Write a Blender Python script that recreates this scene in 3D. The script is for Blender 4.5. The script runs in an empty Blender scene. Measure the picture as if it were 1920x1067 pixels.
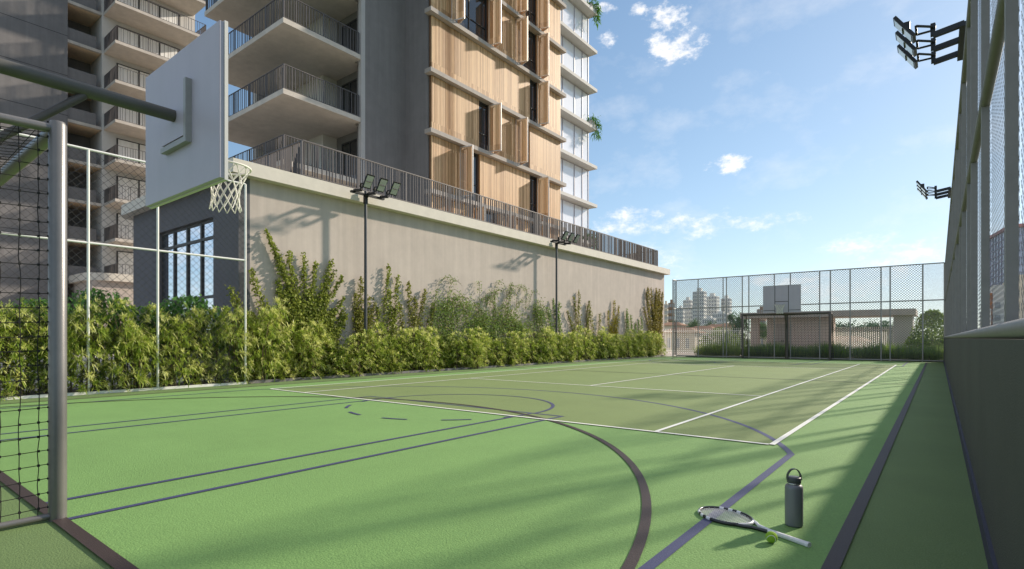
import bpy, math, random
from math import radians, sin, cos, pi, sqrt, atan2, hypot
from mathutils import Vector, Matrix

random.seed(7)
C = bpy.context.scene.collection
D = bpy.data
sc = bpy.context.scene

# ------------------------------------------------------------------ camera
EYE = 1.15
cam = D.objects.new('camera', D.cameras.new('camera')); C.objects.link(cam)
cam.location = (0, 0, EYE)
cam.rotation_euler = (radians(90), 0, radians(38.01))
cam.data.sensor_width = 36.0
cam.data.lens = 36.0 * 1022.3 / 1920
cam.data.shift_x = 0.0
cam.data.shift_y = (634 - 533.5) / 1920
cam.data.clip_start = 0.05
cam.data.clip_end = 8000
sc.camera = cam

# ------------------------------------------------------------------ light
SUN_EL, SUN_AZ = 25.5, 20.2            # azimuth measured from +Y towards +X
world = D.worlds.new('World'); sc.world = world; world.use_nodes = True
SKY_STRENGTH = 0.15
sv = Vector((sin(radians(SUN_AZ)) * cos(radians(SUN_EL)), cos(radians(SUN_AZ)) * cos(radians(SUN_EL)), sin(radians(SUN_EL))))
sun = D.objects.new('sun', D.lights.new('sun', 'SUN')); C.objects.link(sun)
sun.data.energy = 4.3; sun.data.angle = radians(2.0); sun.data.color = (1.0, 0.89, 0.74)
sun.rotation_euler = sv.to_track_quat('Z', 'Y').to_euler()
sun.location = (20, 40, 30)
sc.view_settings.view_transform = 'Standard'
sc.view_settings.look = 'None'
sc.view_settings.gamma = 1.0
sc.view_settings.use_curve_mapping = False
sc.view_settings.exposure = 0.5
sc.cycles.max_bounces = 8
sc.cycles.transparent_max_bounces = 12
try:
    sc.cycles.use_denoising = True
except Exception:
    pass

# cloud banks: (azimuth, elevation, half width, half height) in degrees
CLOUDS = [(-21.4, 27.4, 2.64, 1.67), (-22.4, 29.8, 2.57, 1.01), (-20.1, 26.4, 1.3, 0.8), (-25.1, 30.5, 0.95, 0.6),
          (-28.0, 28.4, 1.1, 0.6), (-28.8, 30.9, 1.52, 0.49), (-18.6, 27.4, 0.99, 0.5),
          (-16.3, 16.6, 2.28, 0.76), (-25.1, 12.5, 2.37, 0.73), (-19.1, 11.2, 3.4, 1.1), (-14.3, 11.1, 2.9, 0.7),
          (-23.4, 8.4, 2.3, 1.2), (-20.9, 6.2, 1.4, 0.35), (-26.7, 11.3, 2.67, 0.74), (-5.2, 8.3, 2.31, 0.95),
          (-2.5, 7.0, 2.3, 1.2), (-0.5, 7.4, 1.8, 1.0), (-12.5, 5.6, 3.5, 0.6), (-8.0, 4.3, 4.5, 0.8),
          (-142.0, 12.0, 9.0, 3.2), (-156.0, 7.0, 12.0, 2.6), (-128.0, 19.0, 8.0, 2.5), (-170.0, 15.0, 10.0, 3.0),
          (-150.0, 42.0, 34.0, 16.0), (150.0, 40.0, 40.0, 17.0), (100.0, 45.0, 22.0, 12.0), (-105.0, 30.0, 14.0, 6.0),  # large banks out of frame, added to brighten the ambient fill
          (-111.0, 9.0, 6.0, 3.0), (-107.0, 3.5, 9.0, 2.6), (-117.0, 14.0, 4.5, 2.2), (-103.0, 13.0, 3.5, 1.8), (-114.0, 4.5, 8.0, 2.4)]

def build_world():
    nt = world.node_tree; nt.nodes.clear(); N = nt.nodes; L = nt.links
    def math_(op, a, b=None, c=None):
        n = N.new('ShaderNodeMath'); n.operation = op
        for i, x in enumerate((a, b, c)):
            if x is None: continue
            if isinstance(x, (int, float)): n.inputs[i].default_value = x
            else: L.new(x, n.inputs[i])
        return n.outputs[0]
    sky = N.new('ShaderNodeTexSky'); sky.sky_type = 'NISHITA'; sky.sun_disc = False
    sky.sun_elevation = radians(SUN_EL); sky.sun_rotation = radians(SUN_AZ)
    sky.altitude = 700; sky.air_density = 1.0; sky.dust_density = 0.4; sky.ozone_density = 1.6
    tc = N.new('ShaderNodeTexCoord')
    sep = N.new('ShaderNodeSeparateXYZ'); L.new(tc.outputs['Generated'], sep.inputs[0])
    az = math_('MULTIPLY', math_('ARCTAN2', sep.outputs[0], sep.outputs[1]), 180 / pi)
    el = math_('MULTIPLY', math_('ARCSINE', sep.outputs[2]), 180 / pi)
    def noise(scale, detail, rough):
        mp = N.new('ShaderNodeMapping'); mp.inputs['Scale'].default_value = (1, 1, 1.7)
        L.new(tc.outputs['Generated'], mp.inputs['Vector'])
        n = N.new('ShaderNodeTexNoise'); n.inputs['Scale'].default_value = scale
        n.inputs['Detail'].default_value = detail; n.inputs['Roughness'].default_value = rough
        L.new(mp.outputs[0], n.inputs['Vector']); return n.outputs['Fac']
    n1 = noise(22, 9, 0.62); n2 = noise(75, 7, 0.65); n3 = noise(9, 6, 0.6)
    field = None
    for (a, e, w, h) in CLOUDS:
        wide = 1.45 if e < 13 else 1.02
        dx = math_('DIVIDE', math_('SUBTRACT', az, a), w * wide)
        dy = math_('DIVIDE', math_('SUBTRACT', el, e - h * 0.15), h * (1.35 if e < 13 else 1.1))
        q = math_('SUBTRACT', 1.0, math_('ADD', math_('MULTIPLY', dx, dx), math_('MULTIPLY', dy, dy)))
        field = q if field is None else math_('MAXIMUM', field, q)
    field = math_('MAXIMUM', field, math_('MULTIPLY', math_('SUBTRACT', el, 54), 0.07))     # unseen cloud overhead, added for ambient fill
    field = math_('MINIMUM', math_('MAXIMUM', field, -1.2), 1.0)
    dens = math_('ADD', math_('MULTIPLY', field, 0.55), math_('ADD', math_('MULTIPLY', math_('SUBTRACT', n1, 0.5), 2.6), math_('MULTIPLY', math_('SUBTRACT', n2, 0.5), 1.5)))
    mr = N.new('ShaderNodeMapRange'); mr.interpolation_type = 'SMOOTHSTEP'
    mr.inputs['From Min'].default_value = -0.05; mr.inputs['From Max'].default_value = 0.85
    mr.inputs['To Max'].default_value = 0.86
    low = N.new('ShaderNodeMapRange'); low.inputs['From Min'].default_value = 17; low.inputs['From Max'].default_value = 9     # low cloud is thinner and softer
    L.new(el, low.inputs['Value'])
    L.new(math_('MULTIPLY_ADD', low.outputs[0], 0.75, 0.85), mr.inputs['From Max'])
    L.new(dens, mr.inputs['Value'])
    # thin high veil
    veil = N.new('ShaderNodeMapRange'); veil.inputs['From Min'].default_value = 0.5; veil.inputs['From Max'].default_value = 0.8
    veil.inputs['To Max'].default_value = 0.28; L.new(n3, veil.inputs['Value'])
    amt = math_('MAXIMUM', mr.outputs[0], veil.outputs[0])
    # cloud colour: brighter tops, greyer bellies from the fine noise
    cr = N.new('ShaderNodeMix'); cr.data_type = 'RGBA'
    L.new(math_('ADD', n2, math_('MULTIPLY', math_('SUBTRACT', n1, 0.5), 1.2)), cr.inputs['Factor'])
    cr.inputs['A'].default_value = (4.6, 4.7, 5.0, 1); cr.inputs['B'].default_value = (6.6, 6.35, 6.0, 1)
    # soft shoulder so the bright side of the sky keeps its colour
    def vm(op, a, b):
        n = N.new('ShaderNodeVectorMath'); n.operation = op
        for i, x in enumerate((a, b)):
            if isinstance(x, tuple): n.inputs[i].default_value = x
            else: L.new(x, n.inputs[i])
        return n.outputs[0]
    den = vm('ADD', vm('MULTIPLY', sky.outputs[0], (1 / 9.0, 1 / 10.0, 1 / 12.0)), (1, 1, 1))
    skyc = vm('MULTIPLY', vm('DIVIDE', sky.outputs[0], den), (1.0, 1.07, 1.07))
    mx = N.new('ShaderNodeMix'); mx.data_type = 'RGBA'
    L.new(amt, mx.inputs['Factor']); L.new(skyc, mx.inputs['A']); L.new(cr.outputs['Result'], mx.inputs['B'])
    bg = N.new('ShaderNodeBackground'); bg.inputs['Strength'].default_value = SKY_STRENGTH
    out = N.new('ShaderNodeOutputWorld')
    L.new(mx.outputs['Result'], bg.inputs['Color']); L.new(bg.outputs[0], out.inputs[0])
build_world()

# ------------------------------------------------------------------ materials
def mat(name, col, rough=0.6, metal=0.0, var=0.0, vscale=3.0, bump=0.0, bscale=60.0, spec=0.4, coat=0.0, attr=False, trans=0.0,
        var2=0.0, v2scale=0.4, streak=0.0, bdist=0.01):
    m = D.materials.new(name); m.use_nodes = True
    nt = m.node_tree; N = nt.nodes; L = nt.links
    b = N['Principled BSDF']; out = N['Material Output']
    b.inputs['Roughness'].default_value = rough; b.inputs['Metallic'].default_value = metal
    b.inputs['Specular IOR Level'].default_value = spec; b.inputs['Coat Weight'].default_value = coat
    rgb = N.new('ShaderNodeRGB'); rgb.outputs[0].default_value = (*col, 1)
    cur = rgb.outputs[0]
    geo = N.new('ShaderNodeNewGeometry')
    if attr:
        a = N.new('ShaderNodeAttribute'); a.attribute_name = 'Col'
        mm = N.new('ShaderNodeMix'); mm.data_type = 'RGBA'; mm.blend_type = 'MULTIPLY'; mm.inputs['Factor'].default_value = 1
        L.new(cur, mm.inputs['A']); L.new(a.outputs['Color'], mm.inputs['B']); cur = mm.outputs['Result']
    def vary(amount, scale, vec=None, detail=6):
        nonlocal cur
        n = N.new('ShaderNodeTexNoise'); n.inputs['Scale'].default_value = scale; n.inputs['Detail'].default_value = detail
        n.inputs['Roughness'].default_value = 0.65
        L.new(vec or geo.outputs['Position'], n.inputs['Vector'])
        mr = N.new('ShaderNodeMapRange'); mr.inputs['From Min'].default_value = 0.3; mr.inputs['From Max'].default_value = 0.7
        mr.inputs['To Min'].default_value = 1 - amount; mr.inputs['To Max'].default_value = 1 + amount
        L.new(n.outputs['Fac'], mr.inputs['Value'])
        mm = N.new('ShaderNodeVectorMath'); mm.operation = 'SCALE'
        L.new(cur, mm.inputs[0]); L.new(mr.outputs[0], mm.inputs['Scale']); cur = mm.outputs[0]
    if var: vary(var, vscale)
    if var2: vary(var2, v2scale)
    if streak:
        mp = N.new('ShaderNodeMapping'); mp.inputs['Scale'].default_value = (2.5, 2.5, 0.12)
        L.new(geo.outputs['Position'], mp.inputs['Vector']); vary(streak, 1.6, mp.outputs[0])
    L.new(cur, b.inputs['Base Color'])
    if bump:
        n = N.new('ShaderNodeTexNoise'); n.inputs['Scale'].default_value = bscale; n.inputs['Detail'].default_value = 4
        L.new(geo.outputs['Position'], n.inputs['Vector'])
        bp = N.new('ShaderNodeBump'); bp.inputs['Strength'].default_value = bump; bp.inputs['Distance'].default_value = bdist
        L.new(n.outputs['Fac'], bp.inputs['Height']); L.new(bp.outputs[0], b.inputs['Normal'])
    if trans:
        t = N.new('ShaderNodeBsdfTranslucent'); L.new(cur, t.inputs['Color'])
        mx = N.new('ShaderNodeMixShader'); mx.inputs[0].default_value = trans
        L.new(b.outputs[0], mx.inputs[1]); L.new(t.outputs[0], mx.inputs[2]); L.new(mx.outputs[0], out.inputs[0])
    return m

def wood_mat(name, cols, width, axis=1, rough=0.55):
    """slats: one tone per slat from a white noise on the slat number, with a faint grain"""
    m = D.materials.new(name); m.use_nodes = True
    nt = m.node_tree; N = nt.nodes; L = nt.links; b = N['Principled BSDF']
    b.inputs['Roughness'].default_value = rough
    geo = N.new('ShaderNodeNewGeometry'); sp = N.new('ShaderNodeSeparateXYZ'); L.new(geo.outputs['Position'], sp.inputs[0])
    d = N.new('ShaderNodeMath'); d.operation = 'DIVIDE'; d.inputs[1].default_value = width; L.new(sp.outputs[axis], d.inputs[0])
    f = N.new('ShaderNodeMath'); f.operation = 'FLOOR'; L.new(d.outputs[0], f.inputs[0])
    z = N.new('ShaderNodeMath'); z.operation = 'DIVIDE'; z.inputs[1].default_value = 3.0; L.new(sp.outputs[2], z.inputs[0])
    zf = N.new('ShaderNodeMath'); zf.operation = 'FLOOR'; L.new(z.outputs[0], zf.inputs[0])
    cb = N.new('ShaderNodeCombineXYZ'); L.new(f.outputs[0], cb.inputs[0]); L.new(zf.outputs[0], cb.inputs[1])
    w = N.new('ShaderNodeTexWhiteNoise'); w.noise_dimensions = '3D'; L.new(cb.outputs[0], w.inputs['Vector'])
    mp = N.new('ShaderNodeMapping'); mp.inputs['Scale'].default_value = (14, 14, 1.0); L.new(geo.outputs['Position'], mp.inputs[0])
    n = N.new('ShaderNodeTexNoise'); n.inputs['Scale'].default_value = 2.0; n.inputs['Detail'].default_value = 5; L.new(mp.outputs[0], n.inputs['Vector'])
    ad = N.new('ShaderNodeMath'); ad.operation = 'MULTIPLY_ADD'; ad.inputs[1].default_value = 0.75; L.new(w.outputs['Value'], ad.inputs[0])
    sb = N.new('ShaderNodeMath'); sb.operation = 'MULTIPLY_ADD'; sb.inputs[1].default_value = 0.6; sb.inputs[2].default_value = -0.18; L.new(n.outputs['Fac'], sb.inputs[0])
    L.new(sb.outputs[0], ad.inputs[2])
    r = N.new('ShaderNodeValToRGB'); L.new(ad.outputs[0], r.inputs[0])
    r.color_ramp.elements[0].color = (*cols[0], 1); r.color_ramp.elements[1].color = (*cols[1], 1)
    L.new(r.outputs[0], b.inputs['Base Color'])
    return m

M = {}
M['court_green'] = mat('court_green', (0.180, 0.325, 0.098), 0.8, var=0.20, vscale=110, bump=0.65, bscale=95, var2=0.07, v2scale=0.8, bdist=0.008)
M['court_dark'] = mat('court_dark', (0.140, 0.212, 0.075), 0.8, var=0.24, vscale=110, bump=0.65, bscale=95, var2=0.08, v2scale=0.8, bdist=0.008)
M['court_olive'] = mat('court_olive', (0.185, 0.248, 0.085), 0.8, var=0.16, vscale=110, bump=0.7, bscale=95, var2=0.06, v2scale=0.7, bdist=0.008)
M['line_white'] = mat('line_white', (0.82, 0.82, 0.76), 0.6, var=0.06, vscale=120, bump=0.2, bscale=150)
M['line_blue'] = mat('line_blue', (0.06, 0.066, 0.145), 0.6, var=0.15, vscale=120, bump=0.3, bscale=150)
M['line_brown'] = mat('line_brown', (0.05, 0.035, 0.033), 0.6, var=0.15, vscale=120, bump=0.3, bscale=150)
M['plaster'] = mat('plaster', (0.50, 0.425, 0.375), 0.85, var=0.05, vscale=2.5, bump=0.25, bscale=90, var2=0.07, v2scale=0.35, streak=0.08)
M['plaster_grey'] = mat('plaster_grey', (0.205, 0.192, 0.19), 0.85, var=0.06, vscale=2.0, bump=0.3, bscale=70, var2=0.07, v2scale=0.4, streak=0.08)
M['plaster_light'] = mat('plaster_light', (0.60, 0.57, 0.54), 0.8, var=0.04, vscale=2.0, bump=0.2, bscale=70)
M['plaster_skylit'] = mat('plaster_skylit', (0.44, 0.42, 0.41), 0.8, var=0.04, vscale=2.0)  # pier tone lightened, sky light on the wall end put into the colour
M['plaster_shade'] = mat('plaster_shade', (0.125, 0.12, 0.13), 0.85, var=0.06, vscale=2.0, bump=0.2, bscale=70, var2=0.06, v2scale=0.4)  # plaster darkened to offset court bounce, keeping the end wall's shade
M['concrete'] = mat('concrete', (0.56, 0.50, 0.44), 0.8, var=0.1, vscale=2.2, bump=0.25, bscale=60, var2=0.1, v2scale=0.5)
M['ledge_stone'] = mat('ledge_stone', (0.40, 0.355, 0.32), 0.8, var=0.08, vscale=3)
M['cap_stone'] = mat('cap_stone', (0.66, 0.60, 0.52), 0.75, var=0.06, vscale=3.0, bump=0.2, bscale=60)
M['wall_dark_green'] = mat('wall_dark_green', (0.080, 0.079, 0.070), 0.8, var=0.1, vscale=70, bump=0.5, bscale=130, var2=0.12, v2scale=0.9)
M['skirting'] = mat('skirting', (0.042, 0.042, 0.07), 0.7, var=0.1, vscale=40)
M['wood'] = wood_mat('wood', ((0.40, 0.215, 0.095), (0.87, 0.60, 0.335)), 0.085)
M['wood_dark'] = mat('wood_dark', (0.14, 0.075, 0.038), 0.7, var=0.2, vscale=8)
M['ceiling_warm_bounce'] = mat('ceiling_warm_bounce', (0.78, 0.58, 0.38), 0.7, var=0.1, vscale=6)  # warm bounced light on the loggia ceilings, put into the base colour
M['rail_metal'] = mat('rail_metal', (0.11, 0.098, 0.097), 0.5, metal=0.25, var=0.08, vscale=5)
M['frame_dark'] = mat('frame_dark', (0.05, 0.047, 0.048), 0.5, metal=0.2)
M['glass_dark'] = mat('glass_dark', (0.025, 0.027, 0.03), 0.05, spec=0.7, coat=0.4)
M['glass_sky'] = mat('glass_sky', (0.70, 0.75, 0.83), 0.02, metal=0.95, spec=0.8, var=0.02, vscale=0.6)
M['glass_white'] = mat('glass_white', (0.86, 0.86, 0.92), 0.08, spec=0.6, coat=0.8)
M['curtain'] = mat('curtain', (0.88, 0.86, 0.84), 0.8, streak=0.1)
M['steel_grey'] = mat('steel_grey', (0.34, 0.335, 0.325), 0.5, metal=0.2, var=0.06, vscale=6, bump=0.06, bscale=200)
M['post_grey'] = mat('post_grey', (0.22, 0.208, 0.2), 0.6, metal=0.05, var=0.08, vscale=9, bump=0.05, bscale=150)
M['goal_steel'] = mat('goal_steel', (0.20, 0.19, 0.182), 0.34, metal=0.45, var=0.08, vscale=7, bump=0.08, bscale=180)
M['arm_steel'] = mat('arm_steel', (0.105, 0.10, 0.088), 0.5, metal=0.15, var=0.08, vscale=7)
M['rail_grey'] = mat('rail_grey', (0.17, 0.16, 0.155), 0.6, var=0.08, vscale=9)
M['goal_dark'] = mat('goal_dark', (0.10, 0.088, 0.078), 0.5, metal=0.3, var=0.08, vscale=6)
M['fence_white'] = mat('fence_white', (0.80, 0.78, 0.73), 0.5, var=0.05, vscale=7)
M['wire_dark'] = mat('wire_dark', (0.085, 0.08, 0.08), 0.5, metal=0.4)
M['wire_grey'] = mat('wire_grey', (0.2, 0.195, 0.195), 0.5, metal=0.4)
M['picket_white'] = mat('picket_white', (0.93, 0.93, 0.9), 0.5, trans=0.55)
M['net_cord'] = mat('net_cord', (0.022, 0.021, 0.02), 0.9)
M['net_white'] = mat('net_white', (0.72, 0.70, 0.62), 0.8)
M['board_white'] = mat('board_white', (0.45, 0.42, 0.48), 0.45, var=0.03, vscale=2, streak=0.03)
M['board_front'] = mat('board_front', (0.62, 0.60, 0.57), 0.5, var=0.03, vscale=2)
M['board_line'] = mat('board_line', (0.10, 0.10, 0.10), 0.6)
M['black_metal'] = mat('black_metal', (0.028, 0.028, 0.03), 0.4, metal=0.4)
M['pole_metal'] = mat('pole_metal', (0.085, 0.085, 0.088), 0.45, metal=0.4, var=0.06, vscale=5)
M['lamp_glass'] = mat('lamp_glass', (0.42, 0.42, 0.40), 0.18, spec=0.6, coat=0.5)
M['bottle'] = mat('bottle', (0.19, 0.196, 0.215), 0.42, metal=0.15, bump=0.08, bscale=300, coat=0.1)
M['bottle_lid'] = mat('bottle_lid', (0.07, 0.075, 0.08), 0.45)
M['steel'] = mat('steel', (0.6, 0.6, 0.58), 0.25, metal=0.9)
M['racket_black'] = mat('racket_black', (0.018, 0.018, 0.02), 0.3, coat=0.5)
M['racket_white'] = mat('racket_white', (0.78, 0.78, 0.80), 0.35, coat=0.4)
M['grip'] = mat('grip', (0.74, 0.74, 0.76), 0.7, bump=0.4, bscale=120)
M['string'] = mat('string', (0.75, 0.75, 0.76), 0.4)
M['ball'] = mat('ball', (0.33, 0.56, 0.045), 0.95, var=0.2, vscale=160, bump=0.8, bscale=350)
M['seam'] = mat('seam', (0.75, 0.78, 0.68), 0.8)
M['leaf_spiky'] = mat('leaf_spiky', (1, 1, 1), 0.42, attr=True, trans=0.5, spec=0.35)
M['leaf'] = mat('leaf', (1, 1, 1), 0.5, attr=True, trans=0.38, spec=0.3)
M['bark'] = mat('bark', (0.11, 0.075, 0.045), 0.85, var=0.2, vscale=12)
M['grass'] = mat('grass', (1, 1, 1), 0.55, attr=True, trans=0.4)
M['soil'] = mat('soil', (0.09, 0.065, 0.045), 0.95, var=0.3, vscale=12, bump=0.8, bscale=30)
M['path'] = mat('path', (0.42, 0.36, 0.30), 0.9, var=0.1, vscale=4)
M['land'] = mat('land', (0.12, 0.14, 0.07), 0.95, var=0.3, vscale=0.06, var2=0.2, v2scale=0.4)
M['brick_pink'] = mat('brick_pink', (0.76, 0.62, 0.54), 0.85, var=0.04, vscale=5, bump=0.3, bscale=25)
M['tile_roof'] = mat('tile_roof', (0.42, 0.23, 0.14), 0.85, var=0.25, vscale=2.2)
M['apt_white'] = mat('apt_white', (0.86, 0.83, 0.78), 0.8, var=0.05, vscale=0.3)
M['apt_cream'] = mat('apt_cream', (0.78, 0.66, 0.52), 0.8, var=0.06, vscale=0.3)
M['apt_brown'] = mat('apt_brown', (0.34, 0.22, 0.15), 0.8, var=0.06, vscale=0.3)
M['apt_window'] = mat('apt_window', (0.36, 0.37, 0.39), 0.15, spec=0.6)  # panes lightened, distance haze put into the colour
M['tower_blue'] = mat('tower_blue', (0.46, 0.48, 0.60), 0.2, metal=0.15, var=0.15, vscale=0.25)
M['tower_pink'] = mat('tower_pink', (0.55, 0.27, 0.27), 0.7)
M['purple'] = mat('purple', (0.36, 0.35, 0.48), 0.6)
M['orange_brown'] = mat('orange_brown', (0.40, 0.17, 0.07), 0.7)

# ------------------------------------------------------------------ mesh builder
class MB:
    def __init__(s): s.v = []; s.f = []; s.sm = []; s.mi = []; s.c = []; s.cur = 0; s.col = None
    def _add(s, vs, fs, smooth=False):
        o = len(s.v); s.v += [tuple(p) for p in vs]
        if s.col is not None: s.c += [s.col] * len(vs)
        for f in fs: s.f.append(tuple(i + o for i in f)); s.sm.append(smooth); s.mi.append(s.cur)
    def box(s, x0, x1, y0, y1, z0, z1):
        x0, x1 = min(x0, x1), max(x0, x1); y0, y1 = min(y0, y1), max(y0, y1); z0, z1 = min(z0, z1), max(z0, z1)
        s._add([(x0, y0, z0), (x1, y0, z0), (x1, y1, z0), (x0, y1, z0), (x0, y0, z1), (x1, y0, z1), (x1, y1, z1), (x0, y1, z1)],
               [(0, 3, 2, 1), (4, 5, 6, 7), (0, 1, 5, 4), (1, 2, 6, 5), (2, 3, 7, 6), (3, 0, 4, 7)]); return s
    def quad(s, a, b, c, d): s._add([a, b, c, d], [(0, 1, 2, 3)]); return s
    def bar(s, p, q, w, h, up=(0, 0, 1)):
        p = Vector(p); q = Vector(q); d = (q - p).normalized(); up = Vector(up)
        if abs(d.dot(up)) > 0.98: up = Vector((0, 1, 0))
        r = d.cross(up).normalized() * (w / 2); u = r.cross(d).normalized() * (h / 2)
        vs = [p - r - u, p + r - u, p + r + u, p - r + u, q - r - u, q + r - u, q + r + u, q - r + u]
        s._add(vs, [(0, 1, 2, 3), (7, 6, 5, 4), (4, 5, 1, 0), (5, 6, 2, 1), (6, 7, 3, 2), (7, 4, 0, 3)]); return s
    def tube(s, pts, r, n=12, cap=True, closed=False):
        pts = [Vector(p) for p in pts]; m = len(pts)
        rr = r if isinstance(r, (list, tuple)) else [r] * m
        vs = []; prev = None
        for i, p in enumerate(pts):
            if closed: t = (pts[(i + 1) % m] - pts[i - 1]).normalized()
            else: t = (pts[min(i + 1, m - 1)] - pts[max(i - 1, 0)]).normalized()
            if prev is None:
                a = Vector((0, 0, 1)) if abs(t.z) < 0.9 else Vector((1, 0, 0))
                x = t.cross(a).normalized()
            else:
                x = (prev - t * prev.dot(t)).normalized()
            prev = x; y = t.cross(x)
            for k in range(n):
                an = 2 * pi * k / n; vs.append(p + (x * cos(an) + y * sin(an)) * rr[i])
        fs = []
        for i in range(m if closed else m - 1):
            j = (i + 1) % m
            for k in range(n): fs.append((i * n + k, i * n + (k + 1) % n, j * n + (k + 1) % n, j * n + k))
        s._add(vs, fs, n > 4)
        if cap and not closed:
            s._add(vs[:n], [tuple(reversed(range(n)))]); s._add(vs[-n:], [tuple(range(n))])
        return s
    def lathe(s, prof, c=(0, 0, 0), n=32):
        vs = []; fs = []
        for (r, z) in prof:
            for k in range(n): a = 2 * pi * k / n; vs.append((c[0] + r * cos(a), c[1] + r * sin(a), c[2] + z))
        for i in range(len(prof) - 1):
            for k in range(n): fs.append((i * n + k, i * n + (k + 1) % n, (i + 1) * n + (k + 1) % n, (i + 1) * n + k))
        s._add(vs, fs, True); return s
    def prism(s, poly, z0, z1):
        n = len(poly)
        s._add([(x, y, z0) for x, y in poly] + [(x, y, z1) for x, y in poly],
               [tuple(reversed(range(n))), tuple(range(n, 2 * n))] + [(i, (i + 1) % n, n + (i + 1) % n, n + i) for i in range(n)]); return s
    def sphere(s, c, r, n=24, m=14):
        vs = []; fs = []
        for i in range(m + 1):
            t = pi * i / m
            for k in range(n): a = 2 * pi * k / n; vs.append((c[0] + r * sin(t) * cos(a), c[1] + r * sin(t) * sin(a), c[2] - r * cos(t)))
        for i in range(m):
            for k in range(n): fs.append((i * n + k, i * n + (k + 1) % n, (i + 1) * n + (k + 1) % n, (i + 1) * n + k))
        s._add(vs, fs, True); return s
    def chain(s, o, u, W, H, cell, r):
        """diamond wire mesh filling the rectangle o + a*u + b*z, 0<a<W, 0<b<H"""
        o = Vector(o); u = Vector(u).normalized(); z = Vector((0, 0, 1)); nrm = u.cross(z)
        d = cell
        for sgn in (1, -1):
            k = -H if sgn > 0 else 0.0
            end = W if sgn > 0 else W + H
            c = k + d * 0.5
            while c < end:
                # line a = c + sgn*b
                if sgn > 0:
                    b0 = max(0, -c); b1 = min(H, W - c)
                else:
                    b0 = max(0, c - W); b1 = min(H, c)
                if b1 > b0 + 1e-3:
                    p = o + u * (c + sgn * b0) + z * b0; q = o + u * (c + sgn * b1) + z * b1
                    t = (q - p).normalized(); x = t.cross(nrm).normalized()
                    ring = [nrm * r, nrm * (-r * 0.5) + x * r * 0.87, nrm * (-r * 0.5) - x * r * 0.87]
                    vs = [p + w for w in ring] + [q + w for w in ring]
                    s._add(vs, [(0, 1, 4, 3), (1, 2, 5, 4), (2, 0, 3, 5)])
                c += d
        return s
    def build(s, name, m, parent=None, base=None):
        off = Vector(parent_world(parent)) if parent else Vector(base or (0, 0, 0))
        me = D.meshes.new(name)
        me.from_pydata([(x - off.x, y - off.y, z - off.z) for x, y, z in s.v], [], s.f)
        if any(s.sm): me.polygons.foreach_set('use_smooth', s.sm)
        ms = m if isinstance(m, (list, tuple)) else [m]
        for q in ms: me.materials.append(M[q])
        if len(ms) > 1: me.polygons.foreach_set('material_index', s.mi)
        if s.c and len(s.c) == len(s.v):
            a = me.color_attributes.new('Col', 'FLOAT_COLOR', 'POINT')
            a.data.foreach_set('color', [w for c in s.c for w in (c[0], c[1], c[2], 1.0)])
        me.update()
        ob = D.objects.new(name, me); C.objects.link(ob)
        if parent: ob.parent = parent
        else: ob.location = off
        return ob

def parent_world(p):
    v = Vector((0, 0, 0))
    while p is not None: v += p.location; p = p.parent
    return v

def tag(o, label=None, cat=None, group=None, kind=None):
    if label: o['label'] = label
    if cat: o['category'] = cat
    if group: o['group'] = group
    if kind: o['kind'] = kind
    return o

def thing(name, label, cat, loc=(0, 0, 0), group=None):
    o = D.objects.new(name, None); C.objects.link(o); o.location = loc; o.empty_display_size = 0.2
    return tag(o, label, cat, group)

def kids(o): return [c for c in D.objects if c.parent == o]

def copy_tree(o, parent=None):
    c = o.copy(); C.objects.link(c); c.parent = parent
    for ch in kids(o): copy_tree(ch, c)
    return c

def struct(name, mb, m): return tag(mb.build(name, m), kind='structure')

# ------------------------------------------------------------------ ground and court
XL, XR, Y0, Y1 = -12.75, -0.42, 0.95, 32.1
struct('ground', MB().quad((-3000, -3000, -6), (3000, -3000, -6), (3000, 4000, -6), (-3000, 4000, -6)), 'land')
struct('deck', MB().box(-64, 0.62, -9, 45, -6, -0.006), 'concrete')
struct('planting_soil', MB().box(-15.3, -13.72, -6, 6.6, -0.004, 0.02), 'soil')
struct('garden_soil', MB().box(-12.4, 0.6, 33.42, 36.0, -0.004, 0.03), 'soil')
struct('garden_path', MB().quad((-30, 36.3, 0.0), (0.6, 36.3, 0.0), (0.6, 44.9, 0.0), (-30, 44.9, 0.0)), 'path')
struct('court_border', MB().quad((-13.68, -6, 0), (0.215, -6, 0), (0.215, 33.36, 0), (-13.68, 33.36, 0)), 'court_dark')
struct('court_surface', MB().quad((XL, Y0, 0.004), (XR, Y0, 0.004), (XR, Y1, 0.004), (XL, Y1, 0.004)), 'court_green')
TX0, TX1, TY0, TY1 = -11.81, -1.40, 6.30, 28.25
SX0, SX1, SY0, SY1, NX = -10.46, -2.71, 11.45, 23.2, -6.58
struct('tennis_court', MB().quad((TX0, TY0, 0.006), (TX1, TY0, 0.006), (TX1, TY1, 0.006), (TX0, TY1, 0.006)), 'court_olive')

def strip(mb, pts, w, z):
    """flat ribbon along pts with mitred joints"""
    n = len(pts); L = []; R = []
    for i in range(n):
        p = Vector(pts[i]); a = (p - Vector(pts[i - 1])).normalized() if i else None
        b = (Vector(pts[i + 1]) - p).normalized() if i < n - 1 else None
        a = a or b; b = b or a
        na = Vector((-a.y, a.x)); nb = Vector((-b.y, b.x)); m = (na + nb).normalized(); k = w / 2 / max(0.3, m.dot(na))
        L.append(p + m * k); R.append(p - m * k)
    mb._add([(q.x, q.y, z) for q in L] + [(q.x, q.y, z) for q in R], [(n + i, n + i + 1, i + 1, i) for i in range(n - 1)])

def arc(cx, cy, r, a0, a1, n=48): return [(cx + r * cos(radians(a0 + (a1 - a0) * i / n)), cy + r * sin(radians(a0 + (a1 - a0) * i / n))) for i in range(n + 1)]

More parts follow.
